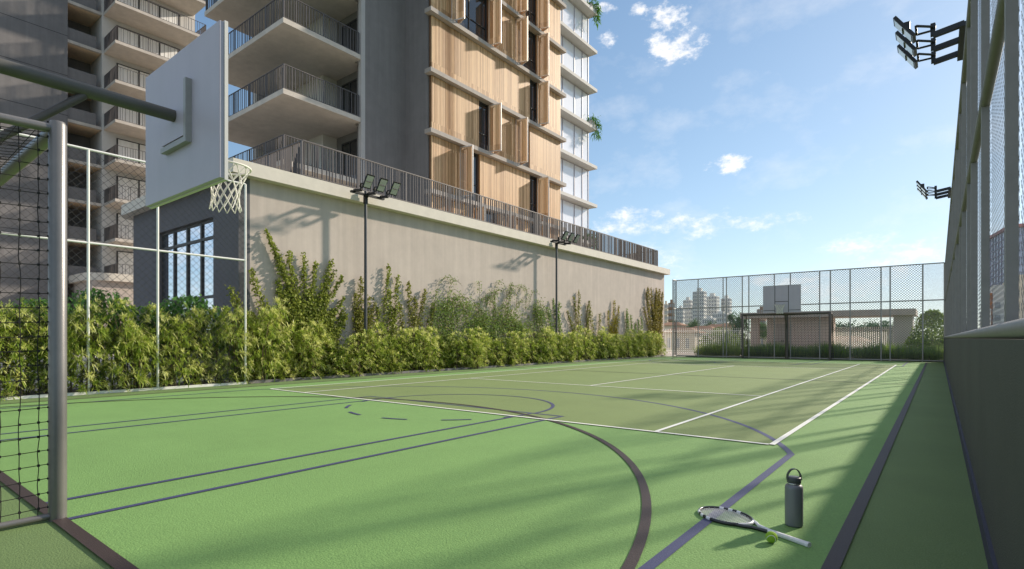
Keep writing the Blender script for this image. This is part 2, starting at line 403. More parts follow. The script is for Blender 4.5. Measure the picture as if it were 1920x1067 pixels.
HX = -6.56
def court_lines():
    mir = Y0 + Y1
    for flip in (0, 1):
        F = (lambda p: (p[0], mir - p[1])) if flip else (lambda p: p)
        z = 0.008
        b = MB()
        # basketball three point line
        a0 = math.degrees(math.acos((-1.14 - HX) / 5.75))
        pts = [(-1.14, Y0)] + arc(HX, 4.0, 5.75, a0, 180 - a0, 60) + [(2 * HX + 1.14, Y0)]
        strip(b, [F(p) for p in pts], 0.064, z)
        struct('three_point_line', b, 'line_blue')
        b = MB()
        strip(b, [F(p) for p in [(-4.33, Y0), (-4.33, 6.73), (2 * HX + 4.33, 6.73), (2 * HX + 4.33, Y0)]], 0.055, z + 0.001)
        strip(b, [F(p) for p in [(-4.87, Y0), (-4.87, 6.70)]], 0.055, z + 0.001)
        strip(b, [F(p) for p in [(2 * HX + 4.87, Y0), (2 * HX + 4.87, 6.70)]], 0.055, z + 0.001)
        struct('key_line', b, 'line_blue')
        b = MB(); strip(b, [F(p) for p in arc(HX, 6.72, 1.73, 1, 179, 48)], 0.055, z + 0.002)
        for k in range(6):
            s0 = 180 + 14 + k * 30.4 - 6
            strip(b, [F(p) for p in arc(HX, 6.72, 1.73, s0, s0 + 14, 8)], 0.055, z + 0.002)
        struct('free_throw_circle', b, 'line_blue')
        b = MB(); strip(b, [F((-6.65 + 5.63 * cos(pi * k / 90), .97 + 5.88 * sin(pi * k / 90))) for k in range(91)], 0.064, z + 0.003)
        struct('goal_area_line', b, 'line_brown')
    b = MB(); strip(b, [(XL, Y0), (XR, Y0), (XR, Y1), (XL, Y1), (XL, Y0)], 0.074, 0.012)
    struct('boundary_line', b, 'line_brown')
    b = MB(); strip(b, [(XL + 0.06, mir / 2), (XR - 0.06, mir / 2)], 0.06, 0.013)
    struct('halfway_line', b, 'line_brown')
    b = MB(); w = 0.055; z = 0.014
    for x in (TX0, TX1): strip(b, [(x, TY0), (x, TY1)], w + 0.005, z)
    for x in (SX0, SX1): strip(b, [(x, TY0 + .03), (x, TY1 - .03)], w, z)
    for y in (TY0, TY1): strip(b, [(TX0 + .03, y), (TX1 - .03, y)], w, z)
    for y in (SY0, SY1): strip(b, [(SX0 + .03, y), (SX1 - .03, y)], w, z)
    strip(b, [(NX, SY0 + .03), (NX, SY1 - .03)], w, z)
    struct('tennis_line', b, 'line_white')
court_lines()

# ------------------------------------------------------------------ fences
def parapet():
    t = thing('parapet_wall', 'low dark green wall along the side of the court, under the tall mesh screen', 'wall', (0.3, 15, 0))
    b = MB().box(0.215, 0.62, -9, 33.36, 0.0, 1.145); b.build('wall', 'wall_dark_green', t)
    MB().box(0.197, 0.215, -9, 33.36, 0.001, 0.11).build('skirting', 'skirting', t)
parapet()

def wall_screen():
    X = 0.285; top = 4.76; z0 = 1.147
    t = thing('wall_screen', 'tall grey post and mesh screen standing on the low dark green wall', 'fence', (X, 15, z0))
    MB().tube([(X - 0.03, -8, 1.185), (X - 0.03, 33.3, 1.185)], 0.04, 14).build('bottom_rail', 'post_grey', t)
    MB().tube([(X - 0.0, -8, 2.96), (X - 0.0, 33.3, 2.96)], 0.034, 12).build('middle_rail', 'rail_grey', t)
    MB().tube([(X, -8, top), (X, 33.3, top)], 0.034, 12).build('top_rail', 'rail_grey', t)
    ys = [-7.0, -5.0, -2.8, -0.6, 1.75, 3.66, 5.57, 7.27]; y = 7.27; k = 0
    while y < 32.5:
        y += (0.95, 1.75, 1.3, 2.1, 0.75, 1.8)[k % 6]; k += 1; ys.append(min(y, 33.25))
    for y in ys:
        MB().box(X - 0.022, X + 0.026, y - 0.035, y + 0.035, 1.21, top).build('post', 'post_grey', t)
    for i in range(len(ys) - 1):
        w = ys[i + 1] - ys[i]
        fine = w < 1.2
        MB().chain((X + 0.035, ys[i] + 0.03, 1.22), (0, 1, 0), w - 0.06, top - 1.22, 0.05 if fine else 0.075, 0.001 if fine else 0.001).build('mesh_panel', 'wire_grey', t)
    # wire ties on the three posts close to the eye
    b = MB()
    for y in (3.66, 5.57, 7.27):
        z = 1.35
        while z < top:
            b.box(X + 0.005, X + 0.03, y + 0.03, y + 0.05, z, z + 0.012); z += 0.21
    b.build('wire_tie', 'wire_dark', t)
wall_screen()

def end_fence():
    Y = 33.3; top = 4.76
    xs = [-12.95, -11.57, -10.08, -9.89, -8.99, -8.63, -7.27, -6.45, -5.02, -4.52, -3.62, -2.28, -1.9, -0.59, 0.24]
    fine = {2, 4, 6, 8, 11, 13}
    t = thing('end_fence', 'grey chain link fence across the far end of the court, behind the hoop', 'fence', (-6.5, Y, 0))
    for z, n in ((0.05, 'bottom_rail'), (2.99, 'middle_rail'), (top, 'top_rail')):
        b = MB().tube([(-12.95, Y, z), (0.24, Y, z)], 0.03, 8); b.tube([(-12.95, Y, z), (-12.95, 32.75, z)], 0.03, 8); b.build(n, 'steel_grey', t)
    for x in xs: MB().tube([(x, Y, 0), (x, Y, top)], 0.032, 8).build('post', 'steel_grey', t)
    MB().tube([(-12.95, 32.75, 0), (-12.95, 32.75, top)], 0.032, 8).build('post', 'steel_grey', t)
    for i in range(len(xs) - 1):
        f = i in fine
        MB().chain((xs[i] + .03, Y + .02, .07), (1, 0, 0), xs[i + 1] - xs[i] - .06, top - .1, 0.055 if f else 0.122, 0.0042 if f else 0.0108).build('mesh_panel', 'wire_grey', t)
    MB().chain((-12.95, 32.78, .07), (0, 1, 0), .5, top - .1, 0.055, 0.0045).build('mesh_panel', 'wire_grey', t)
end_fence()

def side_fence():
    X = -13.7; top = 5.01
    ys = [-4.6, -3.2, -1.4, 0.3, 1.75, 3.45, 4.71, 6.66]
    t = thing('side_fence', 'white framed chain link fence in front of the leafy bushes by the goal', 'fence', (X, 2, 0))
    for z, n in ((3.10, 'middle_rail'), (top, 'top_rail')): MB().tube([(X, -4.6, z), (X, 6.66, z)], 0.024, 10).build(n, 'fence_white', t)
    MB().box(X - .05, X + .05, -4.6, 6.70, 0.0, 0.055).build('kerb', 'fence_white', t)
    for y in ys: MB().tube([(X, y, 0.05), (X, y, top)], 0.026, 10).build('post', 'fence_white', t)
    for i in range(len(ys) - 1):
        MB().chain((X - .01, ys[i] + .02, .06), (0, 1, 0), ys[i + 1] - ys[i] - .04, top - .08, 0.155, 0.0042).build('mesh_panel', 'wire_dark', t)
    MB().chain((X, 6.68, .06), (-0.9, 0.25, 0), .88, top - .08, 0.155, 0.0042).build('mesh_panel', 'wire_dark', t)
side_fence()

# ------------------------------------------------------------------ goals and hoops
def goal(name, label, y, s, material, cord, cell, r, cr, hooks):
    """s = direction of the field seen from the goal line (+1 or -1)"""
    xa, xb, h = -8.70, -4.40, 2.52
    d_top, d_bot = 0.75, 1.25
    yt, yb = y - s * d_top, y - s * d_bot
    t = thing(name, label, 'goal', (HX, y, 0), 'football goals')
    for x in (xa, xb):
        MB().tube([(x, y, 0), (x, y, h - .02), (x, y, h)], [r, r, r * 0.8], 28).build('post', material, t)
        MB().tube([(x, y, h - r * 1.0), (x, yt, h - r * 1.6)], r * 0.6, 14).build('top_strut', material, t)
        MB().tube([(x, y, .03), (x, yb, .03)], r * 0.45, 12).build('ground_bar', material, t)
        MB().tube([(x, yt, h - r * 1.6), (x, yb, .03)], r * 0.45, 12).build('back_strut', material, t)
    MB().tube([(xa, y, h - r), (xb, y, h - r)], r * 0.95, 24).build('crossbar', material, t)
    MB().tube([(xa, yb, .03), (xb, yb, .03)], r * 0.45, 12).build('ground_bar', material, t)
    b = MB(); rnd = random.Random(3)
    def sag(p, q, n, amt):
        P = []
        for i in range(n + 1):
            f = i / n; a = Vector(p).lerp(Vector(q), f); a.z -= amt * 4 * f * (1 - f); P.append(a)
        return P
    nx = int((xb - xa) / cell)
    for x, off in ((xa, 1), (xb, -1)):
        xx = x + off * 0.02
        k = 1
        while k * cell < h - .03:
            z = k * cell
            f = 1 - z / h; ye = yt + (yb - yt) * f
            b.tube(sag((xx + off * .0, y, z), (xx, ye, z + rnd.uniform(-.01, .01)), 10, 0.012), cr, 4, cap=False); k += 1
        n = int(d_bot / cell)
        for j in range(1, n + 1):
            yy = y - s * j * cell
            f = max(0.0, (j * cell - d_top) / (d_bot - d_top)); zt = (h - .06) * (1 - f)
            if zt > .1:
                P = [(xx + rnd.uniform(-.006, .006), yy + rnd.uniform(-.006, .006), .03 + (zt - .03) * q / 24) for q in range(25)]
                b.tube(P, cr, 4, cap=False)
    for i in range(nx + 1):
        x = xa + (xb - xa) * i / nx
        b.tube(sag((x, y, h - r), (x, yt, h - r * 1.6), 6, .03) + [(x + rnd.uniform(-.005, .005), yt + (yb - yt) * f / 12, (h - r) * (1 - f / 12) + .03) for f in range(1, 13)], cr, 4, cap=False)
    for j in range(1, int(d_top / cell) + 1): b.tube(sag((xa, y - s * j * cell, h - r), (xb, y - s * j * cell, h - r), 16, .05), cr, 4, cap=False)
    k = 1
    while k * cell < h: z = k * cell; f = 1 - z / h; b.tube([(xa, yt + (yb - yt) * f, z), (xb, yt + (yb - yt) * f, z)], cr, 4, cap=False); k += 1
    if hooks:
        for j in range(1, int(d_bot / cell) + 1):
            k = 1
            while k * cell < h - .1:
                yy = y - s * j * cell; zz = k * cell - .012 * 4 * (j * cell / d_bot) * (1 - j * cell / d_bot)
                f = max(0.0, (j * cell - d_top) / (d_bot - d_top))
                if zz < (h - .1) * (1 - f): b.box(xb - .027, xb - .013, yy - .006, yy + .006, zz - .007, zz + .007)
                k += 1
    b.build('net', cord, t)
    if hooks:
        b = MB(); k = 1
        while k * cell < h: b.tube([(xb - .03, y - s * .04, k * cell), (xb + .004, y - s * r * 1.04, k * cell)], .006, 6); k += 1
        b.build('net_hook', 'net_cord', t)
    return t
goal('football_goal', 'steel football goal beside the camera with a black cord net', Y0, 1, 'goal_steel', 'net_cord', 0.0895, 0.047, 0.0024, True)
goal('football_goal', 'dark football goal at the far end, in front of the tall grass', 32.25, -1, 'goal_dark', 'net_cord', 0.16, 0.06, 0.0035, False)

HB = -6.455
def hoop(name, label, yb, s, zb, wd, ht, ypole, arm_z):
    """yb = plane of the board's back, s = playing direction"""
    HX = HB if s > 0 else -6.56
    t = thing(name, label, 'basketball hoop', (HX, ypole, 0), 'basketball hoops')
    x0, x1 = HX - wd / 2, HX + wd / 2
    th = 0.066
    bd = MB().box(x0, x1, yb, yb + s * th, zb, zb + ht).build('backboard', 'board_white', t)
    mo = bd.modifiers.new('bevel', 'BEVEL'); mo.width = 0.006; mo.segments = 2
    e = 0.012
    b = MB().box(x1 - .0, x1 + e, yb + s * .045, yb + s * (th + .012), zb - e, zb + ht + e)
    b.box(x0, x0 - e, yb + s * .045, yb + s * (th + .012), zb - e, zb + ht + e)
    b.box(x0, x1, yb + s * .045, yb + s * (th + .012), zb - e, zb)
    b.box(x0, x1, yb + s * .045, yb + s * (th + .012), zb + ht, zb + ht + e)
    b.build('trim', 'board_front', bd)
    yf = yb + s * (th + .004); b = MB(); q = 0.035
    for xx in (HX - .33, HX + .33): b.box(xx - q / 2, xx + q / 2, yb + s * th, yf, zb + .002, zb + ht - .002)
    b.box(HX - .31, HX + .31, yb + s * th, yf, zb + .56, zb + .56 + q)
    b.box(x0 + .002, HX - .35, yb + s * th, yf, zb + .10, zb + .10 + .03); b.box(HX + .35, x1 - .002, yb + s * th, yf, zb + .10, zb + .10 + .03)
    b.build('marking', 'board_line', bd)
    # mounting frame on the back
    fr = MB(); a = .33; zc = arm_z - 0.01; d = 0.06
    yk = yb - s * d
    fr.box(HX + a - .055, HX + a, yk, yb, zc - a, zc + a); fr.box(HX - a, HX + a - .055, yk, yb, zc - a, zc - a + .055)
    fr.box(HX - a, HX + a - .055, yb - s * .03, yb - s * .001, zc - a + .055, zc + a)
    mf = fr.build('mounting_frame', 'steel_grey', t)
    MB().box(HX - a, HX + a - .085, yb - s * .045, yb - s * .0305, zc - a + .085, zc + a).build('plate', 'board_white', mf)
    MB().tube([(HX, ypole, arm_z), (HX, yb - s * .046, arm_z)], 0.064, 24).build('arm', 'arm_steel' if s > 0 else 'goal_dark', t)
    MB().tube([(HX, ypole, 0), (HX, ypole, arm_z + .1)], 0.085, 24).build('pole', 'arm_steel' if s > 0 else 'goal_dark', t)
    MB().tube([(HX, ypole, arm_z - 1.35), (HX, ypole + s * (abs(yb - ypole) * .62), arm_z - .05)], 0.036, 14).build('brace', 'goal_dark', t)
    # rim and net
    rz = zb + 0.40; rr = 0.265; cy = yb + s * (th + .16 + rr)
    rim = MB().tube([(HX + rr * cos(2 * pi * k / 40), cy + rr * sin(2 * pi * k / 40), rz) for k in range(40)], 0.011, 10, closed=True)
    rim.box(HX - .09, HX + .09, yb + s * th, yb + s * (th + .02), rz - .08, rz + .03)
    for sx in (-.08, .08): rim.tube([(HX + sx, yb + s * (th + .02), rz), (HX + sx * 1.2, cy - s * rr * .93, rz)], .009, 8)
    rm = rim.build('rim', 'net_white' if s > 0 else 'board_white', t)
    nn = 12; net = MB()
    prof = [(0.255, 0), (0.215, -.085), (0.175, -.17), (0.15, -.25), (0.14, -.33), (0.148, -.41), (0.165, -.49)]
    for k in range(nn):
        for sg in (1, -1):
            P = []
            for i in range((len(prof) - 1) * 3 + 1):
                u = i / 3; a0 = int(min(u, len(prof) - 2)); f = u - a0
                r0 = prof[a0][0] * (1 - f) + prof[a0 + 1][0] * f; z = prof[a0][1] * (1 - f) + prof[a0 + 1][1] * f
                an = 2 * pi * (k + sg * u * 0.5) / nn
                P.append((HX + r0 * cos(an), cy + r0 * sin(an), rz + z))
            net.tube(P, 0.0058, 6)
    net.build('net', 'net_white', rm)
hoop('basketball_hoop', 'basketball hoop seen from behind, white board on a long steel arm by the camera', 2.42, 1, 2.71, 1.92, 1.53, 0.25, 3.53)
hoop('basketball_hoop', 'small grey basketball backboard above the goal at the far end', 31.75, -1, 2.52, 1.82, 1.43, 32.95, 2.95)

# ------------------------------------------------------------------ floodlight poles
def floodlight(loc, side, label):
    x, y = loc; h = 5.62
    t = thing('floodlight_pole', label, 'floodlight', (x, y, 0), 'floodlight poles round the court')
    MB().tube([(x, y, 0), (x, y, h + .15)], [.052, .045], 20).build('pole', 'pole_metal', t)
    cb = MB().box(x + side * .06, x + side * .16, y - .62, y + .62, h - .03, h + .03)
    cb.box(x - .05, x + .05, y - .05, y + .05, h - .25, h + .02); cb.box(x + min(0, side * .08), x + max(0, side * .08), y - .05, y + .05, h - .05, h + .05)
    cb.build('crossbar', 'black_metal', t)
    for k in (-1, 0, 1):
        yy = y + k * .5
        ar = MB().bar((x + side * .10, yy, h + .05), (x + side * .46, yy, h + .0), .07, .075)
        ar.box(x + side * .46 - .03, x + side * .46 + .03, yy - .03, yy + .03, h - .01, h + .17)
        ar.tube([(x + side * .46, yy - .045, h + .12), (x + side * .46, yy + .045, h + .12)], .035, 12)
        ao = ar.build('arm', 'black_metal', t)
        br = MB()
        for dy in (-.15, .15): br.bar((x + side * .46, yy + dy * .4, h + .1), (x + side * .66, yy + dy, h + .14), .035, .02)
        br.bar((x + side * .66, yy - .16, h + .14), (x + side * .66, yy + .16, h + .14), .03, .012)
        br.build('bracket', 'black_metal', ao)
        # lamp head: tilted slab facing down and outwards
        cx, cz = x + side * .80, h + .20
        u = Vector((side * .56, 0, .828)); n = Vector((side * .828, 0, -.56)); v = Vector((0, 1, 0))
        c = Vector((cx, yy, cz)); L, W, T = .215, .135, .022
        def slab(mb, l, w, t0, t1):
            P = [c + u * (a * l) + v * (b * w) + n * q for q in (t0, t1) for a, b in ((-1, -1), (1, -1), (1, 1), (-1, 1))]
            mb._add(P, [(0, 1, 2, 3), (7, 6, 5, 4), (4, 5, 1, 0), (5, 6, 2, 1), (6, 7, 3, 2), (7, 4, 0, 3)])
        hd = MB(); slab(hd, L, W, -T, T)
        P = c - n * (T + .0)
        hd.box(P.x - .05, P.x + .05, yy - .09, yy + .09, P.z - .04, P.z + .06)
        ho = hd.build('lamp_head', 'black_metal', t)
        g = MB(); slab(g, L * .84, W * .86, T + .0005, T + .004); g.build('lamp_glass', 'lamp_glass', ho)
    return t
floodlight((-14.18, 10.67), 1, 'near floodlight pole with three heads before the beige wall, left of the court')
floodlight((-14.18, 21.55), 1, 'farther floodlight pole with three heads before the beige wall')
floodlight((0.40, 10.67), -1, 'near floodlight pole behind the mesh screen, three heads high over the court')
floodlight((0.40, 21.55), -1, 'farther floodlight pole behind the mesh screen, its heads small against the sky')

# ------------------------------------------------------------------ railings
def railing(parent, p, q, z, h, gap, post_gap, seed, name='railing', barw=0.012, bard=0.045, post=0.05):
    rnd = random.Random(seed)
    p = Vector((*p, 0)); q = Vector((*q, 0)); L = (q - p).length; d = (q - p) / L; up = Vector((0, 0, 1))
    b = MB()
    s = gap * .6
    while s < L - .02:
        a = p + d * s + up * (z + .06); w = barw * rnd.choice((1, 1, 1.5, 2.2))
        b.bar(a, a + up * (h - .09), bard, w, up=d); s += gap * rnd.choice((.7, .9, 1.0, 1.35))
    b.bar(p + up * (z + .05), q + up * (z + .05), bard, .02)
    b.bar(p + up * (z + h), q + up * (z + h), bard + .012, .028)
    o = b.build(name, 'rail_metal', parent)
    n = max(1, round(L / post_gap))
    for i in range(n + 1):
        a = p + d * (L * i / n) + up * z; MB().bar(a, a + up * (h - .015), post * .9, post, up=d).build('railing_post', 'rail_metal', o)
    return o

# ------------------------------------------------------------------ annex with the beige wall
def annex():
    t = thing('annex_building', 'low beige walled building with a pale stone cap beside the court', 'building', (-18, 20, 0))
    xw, xl, y0, y1, zt = -14.6, -22.34, 6.92, 35.4, 5.44
    MB().box(xw - .3, xw, y0 + .3, y1, 0, zt).build('wall', 'plaster', t)
    MB().box(xl, xw - .3, y1 - .3, y1, 0, zt).build('wall', 'plaster', t)
    MB().box(xl, xl + .3, y0 + .3, y1 - .3, 0, zt).build('wall', 'plaster_grey', t)
    wx0, wx1, wz0, wz1 = -20.07, -16.09, .9, 4.58
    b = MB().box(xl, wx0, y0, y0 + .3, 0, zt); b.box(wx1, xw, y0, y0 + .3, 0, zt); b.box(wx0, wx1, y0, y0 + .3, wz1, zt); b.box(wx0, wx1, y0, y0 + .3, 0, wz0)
    b.build('end_wall', 'plaster_shade', t)
    w = MB(); yw = y0 + .13
    mull = [wx0, wx0 + .95, wx0 + 1.93, wx0 + 2.92, wx1 - .05]
    for x in mull: w.box(x - .045, x + .045, yw - .025, yw + .06, wz0, wz1)
    for z in (wz0 + .04, 1.62, 2.35, 4.05, wz1 - .03): w.box(wx0, wx1, yw - .02, yw + .045, z - .04, z + .04)
    wo = w.build('window', 'frame_dark', t)
    MB().box(wx0, wx1, yw + .02, yw + .03, wz0, wz1).build('pane', 'glass_sky', wo)
    o = .3; r = .8
    def outline(o, r):
        xa, xb, ya, yb = xl - o - .6, xw + o, y0 - o, y1 + o
        P = [(xa + r - r * cos(radians(a)), ya + r - r * sin(radians(a))) for a in range(0, 91, 15)]
        P += [(xb - .02, ya), (xb, ya + .02), (xb, yb), (xa, yb)]
        return P
    MB().prism(outline(o, r), zt, zt + .36).build('cap', 'cap_stone', t)
    MB().box(xl - 1.3, xl, y0 + .02, y0 + 1.4, 2.02, 2.30).build('canopy', 'plaster_grey', t)
    MB().box(xw - .9, xw - .02, 8.70, 34.5, zt + .362, zt + .46).build('kerb', 'cap_stone', t)
    zr = zt + .44
    tr = railing(t, (xw - .05, 8.78), (xw - .05, 34.42), zr, 1.06, .115, 1.95, 5, bard=.05)
    railing(t, (-24.0, 8.78), (xw - .08, 8.78), zt + .36, 1.12, .115, 1.95, 6, bard=.05)
    railing(t, (xw - .08, 34.42), (-19.5, 34.42), zt + .36, 1.12, .115, 1.95, 8, bard=.05)
annex()

# ------------------------------------------------------------------ main tower
LV = [8.5 + 3 * k for k in range(10)]      # slab soffits
def main_tower():
    t = thing('apartment_tower', 'tall apartment tower with timber slat front and cantilevered balconies above the beige wall', 'building', (-25, 25, 0))
    ZT = 36.0
    MB().box(-29.8, -22.4, 16.7, 37.5, 0, ZT).build('wall', 'plaster_grey', t)
    MB().box(-22.4, -21.8, 16.35, 18.92, 5.8, ZT).build('wall', 'plaster_grey', t)
    MB().box(-22.4, -20.16, 18.92, 31.0, 5.8, ZT).build('wall', 'plaster_grey', t)
    MB().box(-21.98, -21.76, 16.12, 16.35, 5.8, ZT).build('pier', 'plaster_skylit', t)
    MB().box(-29.8, -29.4, 14.9, 16.7, 0, ZT).build('pier', 'plaster_light', t)
    MB().box(-27.6, -24.6, 15.9, 16.7, 5.8, ZT).build('balcony_room', 'plaster_light', t)
    # balconies
    doors = None
    for k, z in enumerate(LV):
        MB().box(-29.36, -21.8, 12.2, 16.12, z, z + .22).build('balcony_slab', 'concrete', t)
        MB().box(-29.36, -22.3, 16.12, 16.7, z, z + .22).build('floor_edge', 'concrete', t)
        r1 = railing(t, (-29.3, 12.26), (-21.86, 12.26), z + .22, 1.06, .15, 1.5, 20 + k, 'balcony_railing', bard=.03)
        railing(t, (-21.86, 12.26), (-21.86, 16.05), z + .22, 1.06, .15, 1.9, 40 + k, 'balcony_railing', bard=.03)
        railing(t, (-29.3, 12.26), (-29.3, 14.88), z + .22, 1.06, .125, 1.5, 60 + k, 'balcony_railing')
        for (xa, xb) in ((-24.1, -22.75), (-29.2, -27.8)):
            w = MB(); ya = 16.64
            w.box(xa, xa + .07, ya, 16.7, z + .24, z + 2.6); w.box(xb - .07, xb, ya, 16.7, z + .24, z + 2.6); w.box(xa + .07, xb - .07, ya, 16.7, z + 2.53, z + 2.6)
            w.box((xa + xb) / 2 - .03, (xa + xb) / 2 + .03, ya, 16.7, z + .24, z + 2.53)
            wo = w.build('balcony_door', 'frame_dark', t)
            MB().box(xa + .07, xb - .07, 16.67, 16.69, z + .24, z + 2.53).build('pane', 'glass_dark', wo)
    # timber front
    XF = -20.0
    yb = [19.27, 20.23, 21.04, 21.96, 22.62, 23.39, 24.72, 25.88, 26.96, 27.34, 28.11, 29.63, 30.72]
    ya, ye = 19.0, 30.85
    # openings (dark window) and shutters (folded leaf pair) per storey, bottom to top
    lay = {0: ([(22.3, 24.2), (27.34, 28.11)], [22.0, 24.7, 28.11]),
           1: ([(21.15, 22.62), (27.34, 28.20)], [21.04, 28.11]),
           2: ([(22.62, 23.50), (26.05, 27.34)], [23.39, 25.88]),
           3: ([(27.34, 28.20)], [28.11]),
           4: ([(20.5, 23.39), (26.05, 28.11)], [20.4, 23.39, 25.88, 28.11]),
           5: ([(22.0, 23.39), (26.96, 28.11)], [23.39, 25.88, 28.11]),
           6: ([(22.62, 23.39)], [23.39, 28.11]),
           7: ([(26.96, 28.11)], [28.11]), 8: ([], [])}
    for k in range(9):
        z0 = LV[k] - 3 + .0 if k == 0 else LV[k - 1] + .0
        z0 = 5.84 if k == 0 else LV[k - 1] + .055
        z1 = LV[k] - .165
        op, sh = lay[k]
        MB().box(XF - .16, XF + .30, 18.72, 31.15, LV[k] - .16, LV[k] + .05).build('ledge', 'ledge_stone', t)
        # slat panels between openings and shutters
        cuts = sorted(op); cur = ya; spans = []
        for a, b_ in cuts:
            if a > cur + .05: spans.append((cur, a))
            cur = max(cur, b_)
        if cur < ye: spans.append((cur, ye))
        for (a, b_) in spans:
            m = MB(); s = a; i = int(a / .085)
            s = math.ceil(a / .085) * .085
            while s < b_ - .02:
                wdt = .058 if not (19.95 < s < 20.62) else .032
                m.box(XF - .05, XF + .03, s + .004, s + wdt, z0 + .02, z1 - .02); s += .085
            m.cur = 1; m.box(XF - .12, XF - .055, a, b_, z0 + .01, z1 - .01); m.cur = 0
            m.build('slat_panel', ['wood', 'wood_dark'], t)
        for (a, b_) in op:
            w = MB(); xg = XF - .15
            for y in (a + .03, b_ - .03): w.box(xg - .02, xg + .05, y - .03, y + .03, z0, z1)
            w.box(xg - .02, xg + .05, a + .06, b_ - .06, z1 - .07, z1); w.box(xg - .02, xg + .05, a + .06, b_ - .06, z0, z0 + .07)
            w.box(xg - .02, xg + .04, a + .06, b_ - .06, z0 + 1.0, z0 + 1.05)
            if b_ - a > 1: w.box(xg - .02, xg + .045, (a + b_) / 2 - .03, (a + b_) / 2 + .03, z0 + .07, z1 - .07)
            wo = w.build('window', 'frame_dark', t)
            MB().box(xg - .01, xg, a, b_, z0, z1).build('pane', 'glass_dark', wo)
            r = MB()
            n = int((b_ - a) / .11)
            for i in range(n): y = a + (i + .5) * (b_ - a) / n; r.box(XF + .0, XF + .012, y - .007, y + .007, z0, z0 + .45)
            r.build('guard_rail', 'rail_metal', wo)
        for a in sh:
            # folded pair of slatted leaves standing out from the front
            ap = Vector((XF + .80, a + .22, 0)); h1 = Vector((XF + .06, a, 0)); h2 = Vector((XF + .06, a + .47, 0))
            for (p, q) in ((h1, ap), (ap, h2)):
                d = q - p; L = d.length; d.normalize(); m = MB()
                n = int(L / .075)
                for i in range(n):
                    c0 = p + d * ((i + .5) * L / n); u = d * .026
                    m.bar((c0.x, c0.y, z0 + .12), (c0.x, c0.y, z1 - .12), .022, .05, up=d)
                lf = m.build('shutter', 'wood', t)
                f = MB()
                for e in (p + d * .025, q - d * .025): f.bar((e.x, e.y, z0 + .05), (e.x, e.y, z1 - .05), .05, .045, up=d)
                for z in (z0 + .09, z1 - .09): f.bar((p.x + d.x * .05, p.y + d.y * .05, z), (q.x - d.x * .05, q.y - d.y * .05, z), .045, .05)
                f.build('shutter_frame', 'alu', lf)
    # glazed bays on the far side
    for k in range(9):
        z = LV[k]; zlo = 5.84 if k == 0 else LV[k - 1] + .06
        MB().box(-22.4, -20.95, 31.16, 37.62, z - .18, z + .05).build('floor_slab', 'plaster_light', t)
        g = MB().box(-22.4, -21.7, 31.02, 37.5, zlo, z - .18); go = g.build('glazing', 'glass_white', t)
        f = MB()
        for y in (31.2, 32.6, 33.75, 35.4, 36.55, 37.48): f.box(-21.7, -21.655, y - .03, y + .03, zlo, z - .18)
        f.box(-21.7, -21.66, 31.03, 37.45, z - .24, z - .185); f.box(-21.7, -21.66, 31.03, 37.45, zlo, zlo + .05)
        f.build('mullion', 'board_white', go)
M['alu'] = mat('alu', (0.62, 0.56, 0.50), 0.35, metal=0.5)
main_tower()

# ------------------------------------------------------------------ left tower
def left_tower():
    t = thing('apartment_tower', 'grey apartment tower at the left edge with stacked white balconies', 'building', (-58, 5, 0))
    XF = -51.7; ZT = 40
    MB().box(-66, XF, 4.5, 11.76, 0, ZT).build('wall', 'plaster_grey', t)
    MB().box(-66, -54.6, 11.76, 13.9, 0, ZT).build('wall', 'plaster_grey', t)
    MB().box(-66, XF, 13.9, 20.7, 0, ZT).build('wall', 'plaster_light', t)
    j = MB()
    for z in LV + [38.5]: j.box(XF + .001, XF + .004, 4.5, 11.76, z + .4, z + .44)
    j.build('panel_joint', 'frame_dark', t)
    for k, z in enumerate([5.5] + LV + [38.5]):
        MB().box(-54.6, XF - .05, 11.77, 13.89, z, z + .22).build('loggia_slab', 'concrete', t)
        MB().box(-54.5, XF - .30, 11.78, 13.88, z - .012, z - .001).build('loggia_ceiling', 'ceiling_warm_bounce', t)
        MB().box(XF - .25, XF - .10, 11.78, 13.55, z + .22, z + 1.15).build('loggia_parapet', 'plaster_grey', t)
        MB().box(XF, -49, 14.0, 20.55, z, z + .22).build('balcony_slab', 'concrete', t)
        railing(t, (-49.06, 14.06), (-49.06, 20.5), z + .22, 1.06, .21, 2.1, 80 + k, 'balcony_railing', barw=.014, bard=.03)
        railing(t, (-49.06, 14.06), (XF, 14.06), z + .22, 1.06, .085, 1.4, 100 + k, 'balcony_railing', barw=.032, bard=.02)
        railing(t, (-49.06, 20.5), (XF, 20.5), z + .22, 1.06, .16, 1.4, 120 + k, 'balcony_railing', barw=.02)
        w = MB(); xa = XF
        for y in (14.9, 16.4, 17.9, 19.4): w.box(xa, xa + .06, y - .05, y + .05, z + .23, z + 2.62)
        w.box(xa, xa + .06, 14.95, 19.35, z + 2.56, z + 2.62)
        wo = w.build('balcony_door', 'frame_dark', t)
        c = MB(); c.box(xa + .01, xa + .03, 14.95, 19.35, z + .24, z + 2.56); c.build('curtain', 'curtain', wo)
left_tower()

